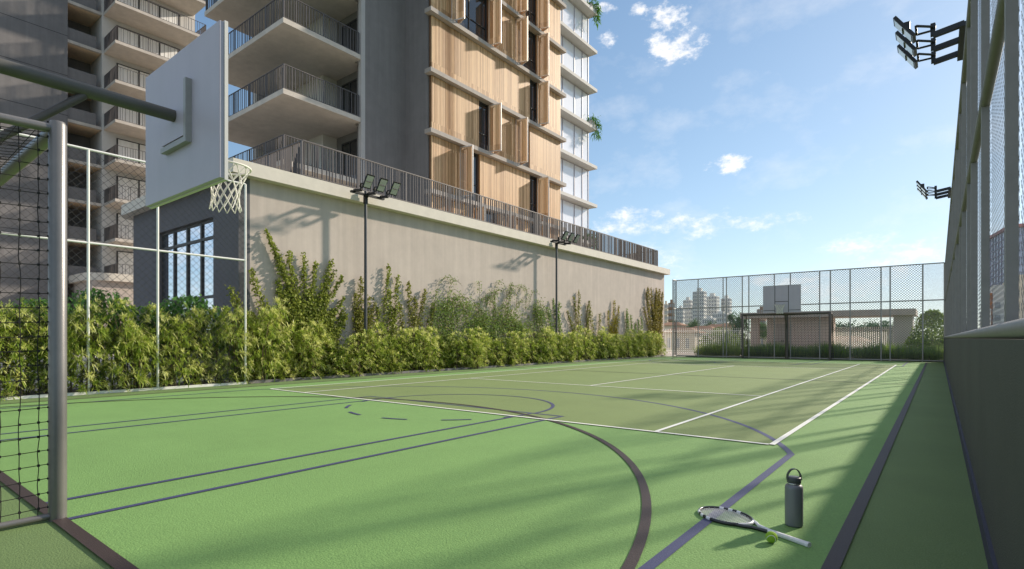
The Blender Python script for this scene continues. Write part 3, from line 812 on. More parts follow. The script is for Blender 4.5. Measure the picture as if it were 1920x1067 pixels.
def left_annex():
    t = thing('annex_building', 'distant low tan block with rounded cap at the foot of the left tower', 'building', (-55, 25, 0))
    MB().box(-62, -47.5, 12.2, 44, 0, 5.3).build('wall', 'plaster', t)
    MB().box(-47.52, -47.48, 12.25, 44, 0, .9).build('plinth', 'plaster_grey', t)
    o = .35; xa, xb, ya, yb = -62, -47.5 + o, 12.2 - o, 44.3; r = 1.5
    P = [(xa, yb), (xa, ya)] + [(xb - r + r * sin(radians(a)), ya + r - r * cos(radians(a))) for a in range(0, 91, 10)] + [(xb, yb)]
    MB().prism(P, 5.3, 5.85).build('cap', 'cap_stone', t)
    w = MB()
    for x in (-49.4, -48.9): w.box(x - .18, x + .18, 12.15, 12.198, 1.2, 4.6)
    w.build('window', 'apt_window', t)
left_annex()

# ------------------------------------------------------------------ foliage
def rvec(rnd): 
    while True:
        v = Vector((rnd.uniform(-1, 1), rnd.uniform(-1, 1), rnd.uniform(-1, 1)))
        if 0.05 < v.length < 1: return v.normalized()

def blade(mb, p, d, L, w, droop, side=None):
    """arching lance leaf of three faces"""
    d = d.normalized(); s = d.cross(Vector((0, 0, 1)))
    if s.length < .1: s = Vector((1, 0, 0))
    s.normalize()
    g = Vector((0, 0, -1))
    m1 = p + d * (L * .33) + g * (droop * L * .06); m2 = p + d * (L * .68) + g * (droop * L * .32); tip = p + d * L + g * (droop * L * .75)
    mb._add([p, m1 - s * w * .5, m1 + s * w * .5, m2 - s * w * .42, m2 + s * w * .42, tip], [(0, 2, 1), (1, 2, 4, 3), (3, 4, 5)])

def leafq(mb, p, n, L, w, rnd):
    """small folded oval leaf"""
    a = n.cross(rvec(rnd)).normalized(); b = n.cross(a).normalized()
    fold = n * (w * .25)
    mb._add([p - a * L * .5, p - b * w * .5 + fold, p + a * L * .5, p + b * w * .5 + fold], [(0, 1, 2), (0, 2, 3)])

def spiky_bush(seed, W, Dp, H, nros):
    rnd = random.Random(seed); mb = MB(); st = MB()
    nst = 9
    lobes = [(rnd.uniform(-.3, .3) * Dp, (k + .5) / 4 * W - W / 2 + rnd.uniform(-.06, .06), H * rnd.uniform(.62, 1.08)) for k in range(4)]
    for i in range(nros):
        lx, ly, lh = rnd.choice(lobes)
        z = lh * (0.02 + 0.98 * rnd.random() ** 0.85)
        rad = .30 * (1 - .55 * max(0, (z / lh - .55) / .45) ** 1.6) * rnd.uniform(.55, 1.12)
        an = rnd.uniform(0, 2 * pi)
        p = Vector((lx + rad * cos(an) * Dp / .8, ly + rad * sin(an), z))
        axis = (Vector((cos(an), sin(an), 0)) * rnd.uniform(.2, 1.0) + Vector((0, 0, rnd.uniform(.35, 1.1)))).normalized()
        t = rnd.random()
        # young rosettes yellower, old ones deep green: real leaf colour of this variegated plant
        young = rnd.random() < .36
        n = rnd.randint(14, 19); e1 = axis.orthogonal().normalized(); e2 = axis.cross(e1)
        for k in range(n):
            ph = 2 * pi * k / n * 2.4 + rnd.uniform(-.3, .3); open_ = rnd.uniform(.35, 1.25) if k % 3 else rnd.uniform(.15, .5)
            d = axis * cos(open_) + (e1 * cos(ph) + e2 * sin(ph)) * sin(open_)
            g = rnd.random()
            if young: mb.col = (.66 + .2 * g, .68 + .18 * g, .22 + .18 * g)
            else: mb.col = (.18 + .36 * g, .29 + .32 * g, .05 + .06 * g)
            blade(mb, p + d * .01, d, rnd.uniform(.12, .20), rnd.uniform(.015, .022), rnd.uniform(.2, .9))
    for i in range(40):      # low shoots
        p = Vector((rnd.uniform(-.1, .38) * Dp, rnd.uniform(-.5, .5) * W, rnd.uniform(.04, .35))); e1 = Vector((1, 0, 0)); e2 = Vector((0, 1, 0))
        for k in range(11):
            ph = 2 * pi * k / 11 + rnd.random(); g = rnd.random(); mb.col = (.13 + .25 * g, .20 + .22 * g, .035 + .04 * g)
            blade(mb, p, Vector((cos(ph), sin(ph), rnd.uniform(.1, 1.0))), rnd.uniform(.09, .15), .025, .5)
    for k in range(nst):
        lx, ly, lh = lobes[k % 4]; x = lx + rnd.uniform(-.12, .12); y = ly + rnd.uniform(-.1, .1)
        st.tube([(x, y, 0), (x + rnd.uniform(-.04, .04), y + rnd.uniform(-.04, .04), lh * .45), (lx + rnd.uniform(-.1, .1), ly + rnd.uniform(-.1, .1), lh * .85)], [.014, .011, .006], 6)
    return mb, st

def broad_bush(seed, W, Dp, H, n):
    rnd = random.Random(seed); mb = MB(); st = MB()
    for i in range(n):
        z = H * (.45 + .6 * rnd.random()); y = rnd.gauss(0, W * .28); x = rnd.gauss(0, Dp * .3)
        z -= .35 * (y / W) ** 2 * H
        p = Vector((x, y, z)); g = rnd.random()
        for q in range(rnd.randint(3, 5)):
            mb.col = (.05 + .08 * g, .15 + .14 * g, .025 + .03 * g)
            d = (rvec(rnd) + Vector((.25, 0, -.1))).normalized()
            blade(mb, p + rvec(rnd) * .06, d, rnd.uniform(.09, .15), rnd.uniform(.05, .08), rnd.uniform(.5, 1.3))
    for k in range(7):
        y = rnd.uniform(-.35, .35) * W; q = rnd.uniform(-.5, .5)
        st.tube([(0, y, 0), (rnd.uniform(-.1, .15), y + q * .3, H * .5), (rnd.uniform(-.1, .3), y + q * .8, H * rnd.uniform(.7, .95))], [.02, .014, .006], 6)
    return mb, st

def add_bush(proto, loc, rz, sc3, label, group):
    o = copy_tree(proto); o.location = loc; o.rotation_euler = (0, 0, rz); o.scale = sc3; tag(o, label, 'bush', group); return o

def bush_proto(name, mbst, mtl):
    t = thing(name, 'bush', 'bush', (0, 0, 0)); mb, st = mbst
    mb.build('foliage', mtl, t); st.build('stem', 'bark', t); return t

protos = [bush_proto('leafy_bush', spiky_bush(s, 1.05, .85, 1.60, 330), 'leaf_spiky') for s in (11, 12, 13, 14, 15, 16)]
bprotos = [bush_proto('leafy_shrub', broad_bush(s, 1.3, .75, 1.95, 420), 'leaf') for s in (21, 22, 23)]
rnd = random.Random(5)
used = set()
def place(pl, i, loc, rz, s3, label, group):
    o = pl[i]
    if o.name in used: o = copy_tree(o)
    else: used.add(o.name)
    o.location = loc; o.rotation_euler = (0, 0, rz); o.scale = s3; tag(o, label, 'bush', group)
y = 7.35; k = 0
while y < 33.6:
    place(protos, k % 6, (-13.98 + rnd.uniform(-.06, .05), y, .0), rnd.choice((0, pi)) + rnd.uniform(-.25, .25), (rnd.uniform(.9, 1.05), rnd.uniform(.9, 1.1), rnd.uniform(.74, 1.10) * (1.2 if y < 7.9 else .98)),
          'spiky yellow green bush in the row at the foot of the beige wall', 'bushes at the foot of the beige wall')
    y += rnd.uniform(.68, .84); k += 1
y = -2.2; k = 1
while y < 6.75:
    place(protos, k % 6, (-14.02 + rnd.uniform(-.05, .05), y, .02), rnd.choice((0, pi)) + rnd.uniform(-.25, .25), (rnd.uniform(.9, 1.1), rnd.uniform(.9, 1.1), rnd.uniform(.98, 1.25)),
          'spiky yellow green bush behind the white framed fence', 'bushes behind the white framed fence')
    y += rnd.uniform(.60, .74); k += 1
for i, y in enumerate((-1.6, 0.2, 1.6, 2.9, 3.9, 4.9, 5.7)):
    place(bprotos, i % 3, (-14.62, y, 0), rnd.uniform(-.3, .3), (1, 1, rnd.uniform(.92, 1.08)),
          'dark broad leaved shrub rising behind the spiky bushes by the fence', 'broad leaved shrubs behind the spiky bushes')

# planter kerb under the hedge
tag(MB().box(-13.80, -13.70, 6.75, 33.2, 0, .07).build('planter_kerb', 'plaster_grey', base=(-13.8, 20, 0)), 'long low grey planter kerb along the foot of the hedge', 'kerb')

def vine(label, strands, leafcol, seed, group, size=.095, dens=110):
    """strands: lists of (y, z) on the wall face, leaves stand off it a little"""
    rnd = random.Random(seed)
    yb = sum(s[0][0] for s in strands) / len(strands)
    t = thing('climbing_plant', label, 'climbing plant', (-14.56, yb, 0), group)
    mb = MB(); st = MB()
    for s in strands:
        pts = [Vector((-14.56 + .03, a, b)) for a, b in s]
        st.tube(pts, [.009] * (len(pts) - 1) + [.003], 5)
        L = sum((pts[i + 1] - pts[i]).length for i in range(len(pts) - 1))
        n = int(L * dens)
        for i in range(n):
            f = (i + rnd.random()) / n * (len(pts) - 1); k = min(int(f), len(pts) - 2); p = pts[k].lerp(pts[k + 1], f - k)
            fr = f / (len(pts) - 1); spread = .04 + .17 * (1 - fr) ** 1.5
            p = p + Vector((abs(rnd.gauss(0, .05 + .06 * (1 - fr))), rnd.gauss(0, spread), rnd.gauss(0, .03)))
            g = rnd.random(); mb.col = tuple(c * (.55 + .75 * g) for c in leafcol)
            n_ = (Vector((1, 0, .4)) + rvec(rnd) * .9).normalized()
            leafq(mb, p, n_, size * rnd.uniform(.7, 1.25), size * rnd.uniform(.5, .8), rnd)
    mb.build('foliage', 'leaf', t); st.build('stem', 'bark', t)

def strand(y0, z0, y1, z1, bend, rnd, n=7):
    P = []; lean = rnd.uniform(-.25, .25)
    for i in range(n + 1):
        f = i / n; P.append((y0 + (y1 - y0) * f + (bend + lean * (1 - f)) * sin(pi * f) + rnd.uniform(-.04, .04), z0 + (z1 - z0) * f))
    return P
def vines():
    r = random.Random(9)
    yg = (.29, .33, .055); gr = (.25, .35, .085); ol = (.27, .27, .05)
    tips = [(7.20, 3.0, 7.6), (7.64, 4.1, 8.5), (7.72, 3.85, 8.5), (7.95, 2.8, 8.2), (8.28, 3.6, 8.5), (8.77, 3.6, 8.85), (9.13, 3.4, 9.0), (9.67, 3.5, 9.0), (9.75, 3.2, 9.1), (10.1, 3.05, 9.15), (10.15, 2.4, 9.3)]
    S = [strand(b, .5, a, z, (b - a) * .35, r) for a, z, b in tips]
    S += [strand(c + r.uniform(-.25, .25), .5, c + r.uniform(-.8, .8), r.uniform(1.7, 2.7), 0, r) for c in (7.4, 8.3, 8.9, 9.4) for k in range(9)]
    vine('tallest yellow green climber spreading many shoots up the wall left of the near floodlight pole', S, yg, 1, 'climbing plants on the beige wall', dens=130)
    S = [strand(10.5, .5, 10.72, 3.1, .05, r), strand(10.4, .5, 10.5, 2.6, 0, r), strand(10.9, .5, 11.25, 2.3, 0, r), strand(10.7, .5, 11.05, 2.5, 0, r)] + [strand(10.7 + r.uniform(-.3, .3), .5, 10.7 + r.uniform(-.4, .4), r.uniform(1.7, 2.2), 0, r) for k in range(5)]
    vine('short climber on the wall just behind the near floodlight pole', S, ol, 2, 'climbing plants on the beige wall')
    S = [strand(11.7, .5, 11.8, 3.6, .05, r), strand(11.9, .5, 12.25, 3.3, 0, r), strand(11.5, .5, 11.4, 2.2, 0, r), strand(11.8, .5, 11.9, 2.7, 0, r), strand(12.1, .5, 12.1, 2.2, 0, r)]
    vine('two pointed climber shoots right of the near floodlight pole', S, yg, 3, 'climbing plants on the beige wall')
    S = [strand(12.9, .5, 12.72, 3.1, 0, r), strand(13.0, .5, 13.5, 2.9, 0, r), strand(13.1, .5, 13.0, 2.6, 0, r), strand(12.8, .5, 12.3, 2.3, 0, r), strand(13.3, .5, 13.9, 2.4, 0, r)]
    vine('olive climber with a forked top between the pointed shoots and the green thicket', S, ol, 4, 'climbing plants on the beige wall')
    t = thing('climbing_plant', 'wide wispy green thicket of climbers in the middle of the beige wall', 'climbing plant', (-14.56, 17.4, 0), 'climbing plants on the beige wall')
    mb = MB(); st = MB()
    def put(y, z, depth, big):
        g = r.random(); c = gr if r.random() < .75 else yg; mb.col = tuple(q * (.5 + .8 * g) for q in c)
        leafq(mb, Vector((-14.56 + .02 + abs(r.gauss(0, depth)), y, z)), (Vector((1, 0, .4)) + rvec(r) * .9).normalized(), big * r.uniform(.6, 1.2), big * r.uniform(.4, .7), r)
    clumps = [(r.uniform(13.7, 21.0), r.uniform(1.0, 2.75), r.uniform(.25, .6)) for k in range(46)]
    for (cy, cz, cr) in clumps:
        for i in range(int(560 * cr)): put(cy + r.gauss(0, cr * .6), max(.4, cz - abs(r.gauss(0, cr)) + r.gauss(0, cr * .35)), .16, .085)
    for k in range(34):      # arching wisps
        y0 = r.uniform(13.9, 20.8); z0 = r.uniform(1.3, 2.4); dy = r.uniform(-.9, 1.3); top = r.uniform(.5, 1.35); P = []
        for i in range(13):
            f = i / 12; P.append(Vector((-14.5 + .12 * f, y0 + dy * f * f, z0 + top * sin(f * 2.1) / .95 * (1 if z0 < 2.2 else .8))))
        st.tube(P, [.006] * 12 + [.002], 5)
        for i in range(70): q = P[min(11, int(r.random() * 12))]; put(q.y + r.gauss(0, .05), q.z + r.gauss(0, .05), .1, .075)
    for k in range(22): y0 = r.uniform(14, 20.8); st.tube([(-14.5, y0, .2), (-14.45, y0 + r.uniform(-.3, .3), 1.2), (-14.5, y0 + r.uniform(-.6, .6), 2.2)], [.012, .009, .004], 5)
    mb.build('foliage', 'leaf', t); st.build('stem', 'bark', t)
    S = [strand(21.3, 1.0, 22.3, 2.9, .2, r), strand(22.6, .7, 21.7, 3.0, 0, r), strand(21.9, .5, 21.3, 2.6, 0, r), strand(22.5, .5, 22.2, 2.3, 0, r)]
    vine('thin climber right beside the farther floodlight pole', S, gr, 6, 'climbing plants on the beige wall')
    S = [strand(24.3, .5, 24.1, 3.55, 0, r), strand(24.5, .5, 23.6, 3.2, 0, r), strand(24.8, .5, 25.2, 2.6, 0, r), strand(24.1, .5, 23.0, 2.5, 0, r), strand(25.0, .5, 25.0, 2.9, 0, r), strand(25.7, .5, 25.1, 3.1, 0, r), strand(26.2, .5, 26.3, 2.5, 0, r)]
    vine('dark climber of several thin spires right of the farther floodlight pole', S, ol, 7, 'climbing plants on the beige wall')
    S = [strand(27.6, .5, 28.0, 3.3, 0, r), strand(27.6, .5, 27.2, 2.7, 0, r), strand(27.9, .5, 28.6, 3.0, 0, r), strand(28.2, .5, 28.2, 2.4, 0, r)] + [strand(27.9, .5, 27.9 + r.uniform(-.6, .6), r.uniform(1.6, 2.2), 0, r) for k in range(4)]
    vine('golden climber before the last bare stretch of the beige wall', S, (.38, .32, .03), 8, 'climbing plants on the beige wall', size=.085)
    S = [strand(29.2 + k * .45, .5, 29.3 + k * .5 + r.uniform(-.3, .3), r.uniform(1.8, 2.9), .1, r) for k in range(6)]
    vine('low loose green climber near the far end of the beige wall', S, gr, 9, 'climbing plants on the beige wall')
    S = [strand(33.4 + r.uniform(-.7, 1.1), .5, 33.4 + r.uniform(-1.5, 1.6), r.uniform(2.8, 4.4), r.uniform(-.1, .1), r) for k in range(22)]
    vine('tall bronze climber covering the far corner of the beige wall', S, (.31, .26, .055), 10, 'climbing plants on the beige wall', size=.1, dens=90)
vines()

# plants on the tower's slab ends
def planter(label, z, y=36.9):
    t = thing('planter_box', label, 'planter', (-21.2, y, z), 'planters on the glazed balconies')
    MB().box(-21.55, -20.98, y - .1, y + .68, z, z + .38).build('box', 'plaster_light', t)
    r = random.Random(int(z * 10)); mb = MB()
    for i in range(420):
        p = Vector((r.uniform(-21.55, -20.85), y + r.uniform(-.2, .95), z + .25 + abs(r.gauss(0, .28))))
        hang = r.random() < .35
        if hang: p = Vector((r.uniform(-21.3, -20.75), y + r.uniform(.45, 1.0), z + r.uniform(-.75, .3)))
        g = r.random(); mb.col = (.05 + .10 * g, .15 + .17 * g, .02 + .03 * g)
        blade(mb, p, (rvec(r) + Vector((.2, .3, .4))).normalized(), r.uniform(.2, .38), r.uniform(.05, .08), 1.0)
    mb.build('plant', 'leaf', t)
planter('white planter box with trailing green plant halfway up the glazed balconies', LV[3] + .05)
planter('white planter box with trailing plant at the top edge of the photo', LV[6] + .05)
planter('low planter with bright green plant behind the terrace railing', LV[0] + .05 - 0.0, 36.5)

# ------------------------------------------------------------------ beyond the end fence
def tall_grass():
    r = random.Random(4); mb = MB()
    for i in range(9000):
        x = r.uniform(-11.9, .35); y = r.uniform(33.5, 34.6)
        if r.random() < .2 * (1 + sin(x * 3.1)): continue
        h = r.uniform(.65, 1.15) * (1.0 + .12 * sin(x * 2.3)); g = r.random()
        mb.col = (.15 + .22 * g, .26 + .26 * g, .06 + .04 * g)
        if x < -8.8: mb.col = tuple(c * q for c, q in zip(mb.col, (1.5, 1.25, 1.0)))  # left end tinted yellower, sunlight put into the blade colour
        d = Vector((r.gauss(0, .28), r.gauss(0, .28), 1)).normalized()
        blade(mb, Vector((x, y, .02)), d, h, r.uniform(.018, .035), r.uniform(.1, .45))
    tag(mb.build('tall_grass', 'grass', base=(-6, 34, 0)), 'strip of tall green grass behind the end fence', 'grass', kind='stuff')
tall_grass()

def crown(mb, c, R, n, size, col, r, flat=1.0):
    cl = [(Vector(c) + Vector((q.x * R[0], q.y * R[1], q.z * R[2])) * .75, r.uniform(.28, .5)) for q in (rvec(r) * r.random() ** .4 for _ in range(max(5, int(n / 60))))]
    for i in range(n):
        p0, k = r.choice(cl); v = rvec(r) * (r.random() ** .4)
        p = p0 + Vector((v.x * R[0], v.y * R[1], v.z * R[2])) * k
        g = r.random(); mb.col = tuple(min(.8, q * 2.1 * (.55 + .8 * g)) for q in col)
        leafq(mb, p, (rvec(r) + Vector((0, 0, .6))).normalized(), size * r.uniform(.7, 1.3), size * r.uniform(.5, .9), r)

def tree(label, x, y, zg, h, R, n, size, col, seed, group=None, name='tree', cat='tree'):
    r = random.Random(seed); t = thing(name, label, cat, (x, y, zg), group)
    st = MB().tube([(x, y, zg), (x + .05 * h, y, zg + h * .35), (x, y + .03 * h, zg + h * .62)], [h * .035, h * .026, h * .014], 8)
    for k in range(5):
        a = r.uniform(0, 2 * pi); b0 = Vector((x + .03 * h, y, zg + h * r.uniform(.3, .5)))
        st.tube([b0, b0 + Vector((cos(a) * R[0] * .5, sin(a) * R[1] * .5, h * .22))], [h * .014, h * .006], 6)
    st.build('trunk', 'bark', t)
    mb = MB(); crown(mb, (x, y, zg + h - R[2] * .9), R, n, size, col, r); mb.build('crown', 'leaf', t)
    return t

def cone_shrub():
    x, y = -.25, 35.4; r = random.Random(8)
    t = thing('tall_shrub', 'tall rounded green shrub in the corner by the low dark wall', 'shrub', (x, y, 0))
    mb = MB()
    for i in range(5600):
        f = r.random() ** 1.1; z = .12 + 2.35 * f + .12 * sin(9 * f); rad = (1.2 * (1 - f ** 1.5) ** .6 + .05) * sqrt(r.uniform(.35, 1.08)); a = r.uniform(0, 2 * pi)
        p = Vector((x + rad * cos(a), y + rad * sin(a) * .8, z + r.gauss(0, .05)))
        g = r.random(); mb.col = (.13 + .25 * g, .24 + .26 * g, .035 + .03 * g)
        leafq(mb, p, (Vector((cos(a), sin(a), .5)) + rvec(r) * .8).normalized(), r.uniform(.10, .17), r.uniform(.05, .08), r)
    mb.build('foliage', 'leaf', t); MB().tube([(x, y, 0), (x, y, 2.3)], [.05, .01], 8).build('stem', 'bark', t)
cone_shrub()

def pavilion():
    t = thing('pavilion', 'low pink walled pavilion with a flat overhanging roof behind the end fence', 'building', (-5.5, 38, 0))
    MB().box(-10.05, -.95, 36.7, 40.4, 2.42, 2.76).build('roof', 'concrete', t)
    MB().box(-8.6, -5.15, 37.4, 40.0, 0, 2.42).build('wall', 'brick_pink', t)
    MB().box(-9.55, -9.1, 37.3, 37.7, 0, 2.42).build('column', 'brick_pink', t)
    MB().box(-1.98, -1.10, 37.3, 39.6, 0, 2.42).build('wall', 'plaster_light', t)
    w = MB().box(-8.08, -7.28, 37.34, 37.40, 0, 2.0); wo = w.build('door', 'plaster', t)
    MB().box(-8.2, -8.08, 37.33, 37.40, 0, 2.12).build('door_frame', 'brick_pink', t)
    hd = MB()
    for x in (-7.72, -7.62): hd.box(x - .03, x + .03, 37.31, 37.34, .95, 1.0)
    hd.build('handle', 'black_metal', wo)
pavilion()

def picket(label, xa, xb, y, h, gap, w):
    t = thing('picket_fence', label, 'fence', ((xa + xb) / 2, y, 0), 'white picket fences')
    b = MB(); x = xa
    while x < xb: b.box(x, x + w, y, y + .02, .08, h); x += gap
    b.build('picket', 'picket_white', t)
    r = MB()
    for z in (.25, h - .2): r.box(xa, xb, y + .021, y + .05, z, z + .05)
    r.build('rail', 'picket_white', t)
picket('white picket fence under the pavilion roof between its pink and pale walls', -5.1, -2.0, 38.6, 1.82, .10, .06)
picket('thin white bar fence in front of the tiled houses, left of the pavilion', -15.6, -9.7, 36.7, 1.8, .13, .03)

# ------------------------------------------------------------------ city
def block(label, cx, cy, w, d, z0, z1, wall, rows, cols, name='apartment_block', group='city apartment blocks', strip_=False):
    t = thing(name, label, 'building', (cx, cy, z0), group)
    wn = MB().box(cx - w / 2, cx + w / 2, cy - d / 2, cy + d / 2, z0, z1); wn.cur = 1
    b = MB().box(cx - w * .2, cx + w * .2, cy - d * .2, cy + d * .2, z1, z1 + (z1 - z0) * .06); b.build('roof_box', wall, t)
    dz = (z1 - z0) / rows; dx = w / cols; dy = d / cols
    for i in range(rows):
        za = z0 + dz * (i + .3); zb = z0 + dz * (i + .8)
        for j in range(cols):
            x = cx - w / 2 + dx * (j + .22); wn.box(x, x + dx * .56, cy - d / 2 - .06, cy - d / 2, za, zb)
            y = cy - d / 2 + dy * (j + .22); wn.box(cx + w / 2, cx + w / 2 + .06, y, y + dy * .56, za, zb)
    sl = wn; sl.cur = 0
    for i in range(rows): sl.box(cx - w / 2 - .12, cx + w / 2 + .12, cy - d / 2 - .35, cy - d / 2 - .06, z0 + dz * i, z0 + dz * (i + .14))
    sl.build('facade', [wall, 'apt_window'], t)
ZG = -6.0
def at(u, t):           # bearing of a column in plan
    r = (u - 960) / 1022.3; return ((-.6158 + .7879 * r) * t, (.7879 + .6158 * r) * t)
def hz(v, t): return EYE + (634 - v) / 1022.3 * t
for (lab, u, t, wpx, vtop, wall, rows, cols) in (
        ('white high rise with a dark side, tallest of the far group behind the fence', 1312, 300, 26, 547, 'apt_white', 16, 5),
        ('broad white high rise just right of the tallest far block', 1336, 330, 26, 556, 'apt_white', 15, 4),
        ('pale high rise at the right end of the far group', 1362, 300, 20, 560, 'apt_white', 15, 4),
        ('lower white block left of the tallest far block', 1290, 320, 18, 563, 'apt_white', 13, 4),
        ('brown apartment block at the edge of the beige wall', 1259, 200, 12, 568, 'apt_brown', 9, 3),
        ('cream apartment block between the fence corner and the bronze climber', 1249, 215, 10, 570, 'apt_cream', 9, 3),
        ('white mid height block at the left of the far group, behind the fence post', 1276, 310, 16, 578, 'apt_white', 11, 4),
        ('cream slab block low between the two tallest far blocks', 1324, 340, 14, 572, 'apt_cream', 12, 3),
        ('wide low white block at the right foot of the far group', 1352, 280, 30, 588, 'apt_white', 8, 6),
        ('small brown block showing just above the pavilion roof', 1428, 260, 18, 580, 'apt_brown', 8, 4),
        ('small white block beside the brown one above the pavilion roof', 1446, 300, 14, 584, 'apt_white', 8, 4),
        ('small low grey block in front of the broad white high rise', 1330, 240, 26, 597, 'apt_white', 5, 5)):
    x, y = at(u, t); w = wpx / 1022.3 * t * .8
    block(lab, x, y, w, w * .8, ZG, hz(vtop, t), wall, rows, cols)

def house(label, u, t, wpx, vr, wall='apt_cream', group='tiled houses beyond the fence'):
    x, y = at(u, t); w = wpx / 1022.3 * t; zr = hz(vr, t); d = w * .7; ze = zr - w * .16
    th = thing('tiled_house', label, 'house', (x, y, ZG), group)
    wn = MB().box(x - w / 2, x + w / 2, y - d / 2, y + d / 2, ZG, ze); wn.cur = 1
    o = .4; b = MB(); e = [(x - w / 2 - o, y - d / 2 - o, ze), (x + w / 2 + o, y - d / 2 - o, ze), (x + w / 2 + o, y + d / 2 + o, ze), (x - w / 2 - o, y + d / 2 + o, ze), (x - w * .25, y, zr), (x + w * .25, y, zr)]
    b._add(e, [(0, 1, 5, 4), (1, 2, 5), (2, 3, 4, 5), (3, 0, 4), (0, 3, 2, 1)]); b.build('roof', 'tile_roof', th)
    for k in (-.28, .0, .28): wn.box(x + k * w - w * .05, x + k * w + w * .05, y - d / 2 - .03, y - d / 2, ze - 1.9, ze - .7)
    wn.build('wall', [wall, 'apt_window'], th)
house('pale walled house with a wide tiled roof left of the round bush', 1280, 70, 62, 614)
house('tiled house behind the left end of the white bar fence', 1262, 110, 40, 604)
house('tiled house in the middle of the gap beside the round bush', 1318, 105, 50, 611)
house('tiled house with the brightest orange roof, left of the dark round tree', 1368, 100, 40, 606)
house('small tiled house left of the pavilion column', 1345, 140, 44, 608, 'apt_white')
house('tiled house seen under the left end of the pavilion roof', 1432, 80, 40, 618)
house('low tiled house seen under the pavilion roof, right of the pink wall', 1590, 70, 60, 630)
GT = 'city trees'
for i, (lab, u, t, vt, rpx, col) in enumerate((
        ('large dark round tree left of the pavilion roof', 1384, 95, 583, 24, (.035, .085, .02)),
        ('round sunlit bush behind the white bar fence', 1345, 48, 611, 38, (.11, .15, .03)),
        ('leafy tree left of the round sunlit bush', 1300, 130, 597, 16, (.06, .11, .025)),
        ('dark tree in front of the white high rises', 1332, 150, 603, 16, (.045, .085, .02)),
        ('small dark tree at the fence corner', 1264, 150, 598, 13, (.05, .09, .025)),
        ('tree seen between the pavilion column and its pink wall', 1430, 75, 606, 16, (.055, .11, .025)),
        ('olive tree below the dark round tree', 1385, 60, 622, 22, (.10, .14, .03)))):
    x, y = at(u, t); R = rpx / 1022.3 * t; zt = hz(vt, t); tree(lab, x, y, ZG, zt - ZG, (R, R, min(R, (zt - ZG) * .42)), 1500, R * .14, col, 40 + i, GT)
for i, u in enumerate((1505, 1540, 1580, 1612, 1645, 1672, 1600, 1560, 1630)):
    t = 110 + 12 * (i % 3); x, y = at(u, t); R = 24 / 1022.3 * t; zt = hz(597 + (i % 4) * 3, t)
    tree('dark green tree in the line seen under the pavilion roof', x, y, ZG, zt - ZG, (R * 1.2, R, (zt - ZG) * .38), 1700, R * .16, (.03, .07, .03), 60 + i, 'trees in the line behind the pavilion')

# buildings seen through the mesh screen
def blue_tower():
    t = thing('office_tower', 'blue glass office tower seen through the mesh screen', 'building', (6.3, 86, ZG))
    P = [Vector((4.71, 91.0, 0)), Vector((6.33, 81.1, 0)), Vector((8.6, 81.9, 0)), Vector((7.0, 91.8, 0))]; zt = 13.3
    MB().prism([(p.x, p.y) for p in P], ZG, zt).build('facade', 'tower_blue', t)
    b = MB(); up = Vector((0, 0, 1))
    for i, j, n in ((0, 1, 9), (1, 2, 4)):
        p, q = P[i], P[j]; d = (q - p).normalized(); nn = d.cross(up) * .03
        z = ZG + .8
        while z < zt - .3: b.bar(p + nn + up * z, q + nn + up * z, .06, .09); z += .8
        for k in range(n + 1): c = p.lerp(q, k / n) + nn * 1.2; b.bar(c + up * ZG, c + up * zt, .09, .07, up=d)
    b.build('glazing_bar', 'purple', t)
    MB().prism([(4.5, 91.2), (6.2, 80.7), (9.6, 81.9), (7.4, 92.2)], zt, zt + .35).build('roof', 'tower_pink', t)
blue_tower()
def beige_block():
    t = thing('apartment_block', 'beige plastered block with small windows in front of the blue glass tower', 'building', (7, 55, ZG), 'city apartment blocks')
    MB().box(4.15, 12, 52, 60, ZG, 5.6).build('wall', 'apt_cream', t)
    MB().box(3.1, 4.15, 52.1, 58, ZG, 4.95).build('wall', 'apt_white', t)
    MB().box(2.95, 3.1, 52.2, 57, ZG, 4.4).build('pilaster', 'orange_brown', t)
    for z in (1.5, 2.4, 3.3): MB().box(3.2, 3.5, 52.04, 52.1, z, z + .4).build('window', 'apt_window', t)
    MB().box(3.75, 3.85, 52.04, 52.1, 4.2, 4.5).build('window', 'apt_window', t)
    for k in range(6):
        for z in (1.7, 3.1): MB().box(5.2 + k * .9, 5.6 + k * .9, 51.97, 52, z, z + .6).build('window', 'apt_window', t)
beige_block()
def small_shop():
    t = thing('low_building', 'small purple and white low building below the blue glass tower', 'building', (2.9, 50, ZG))
    MB().box(2.6, 2.88, 50.5, 56, ZG, 2.0).build('wall', 'purple', t)
    MB().box(2.58, 2.9, 50.4, 56.1, 2.0, 3.2).build('fascia', 'apt_white', t)
small_shop()
x_, y_ = 1.9, 60
tree('small dark tree beyond the mesh screen', x_, y_, ZG, 9.0, (.9, .9, 2.2), 900, .3, (.04, .08, .04), 91, GT)

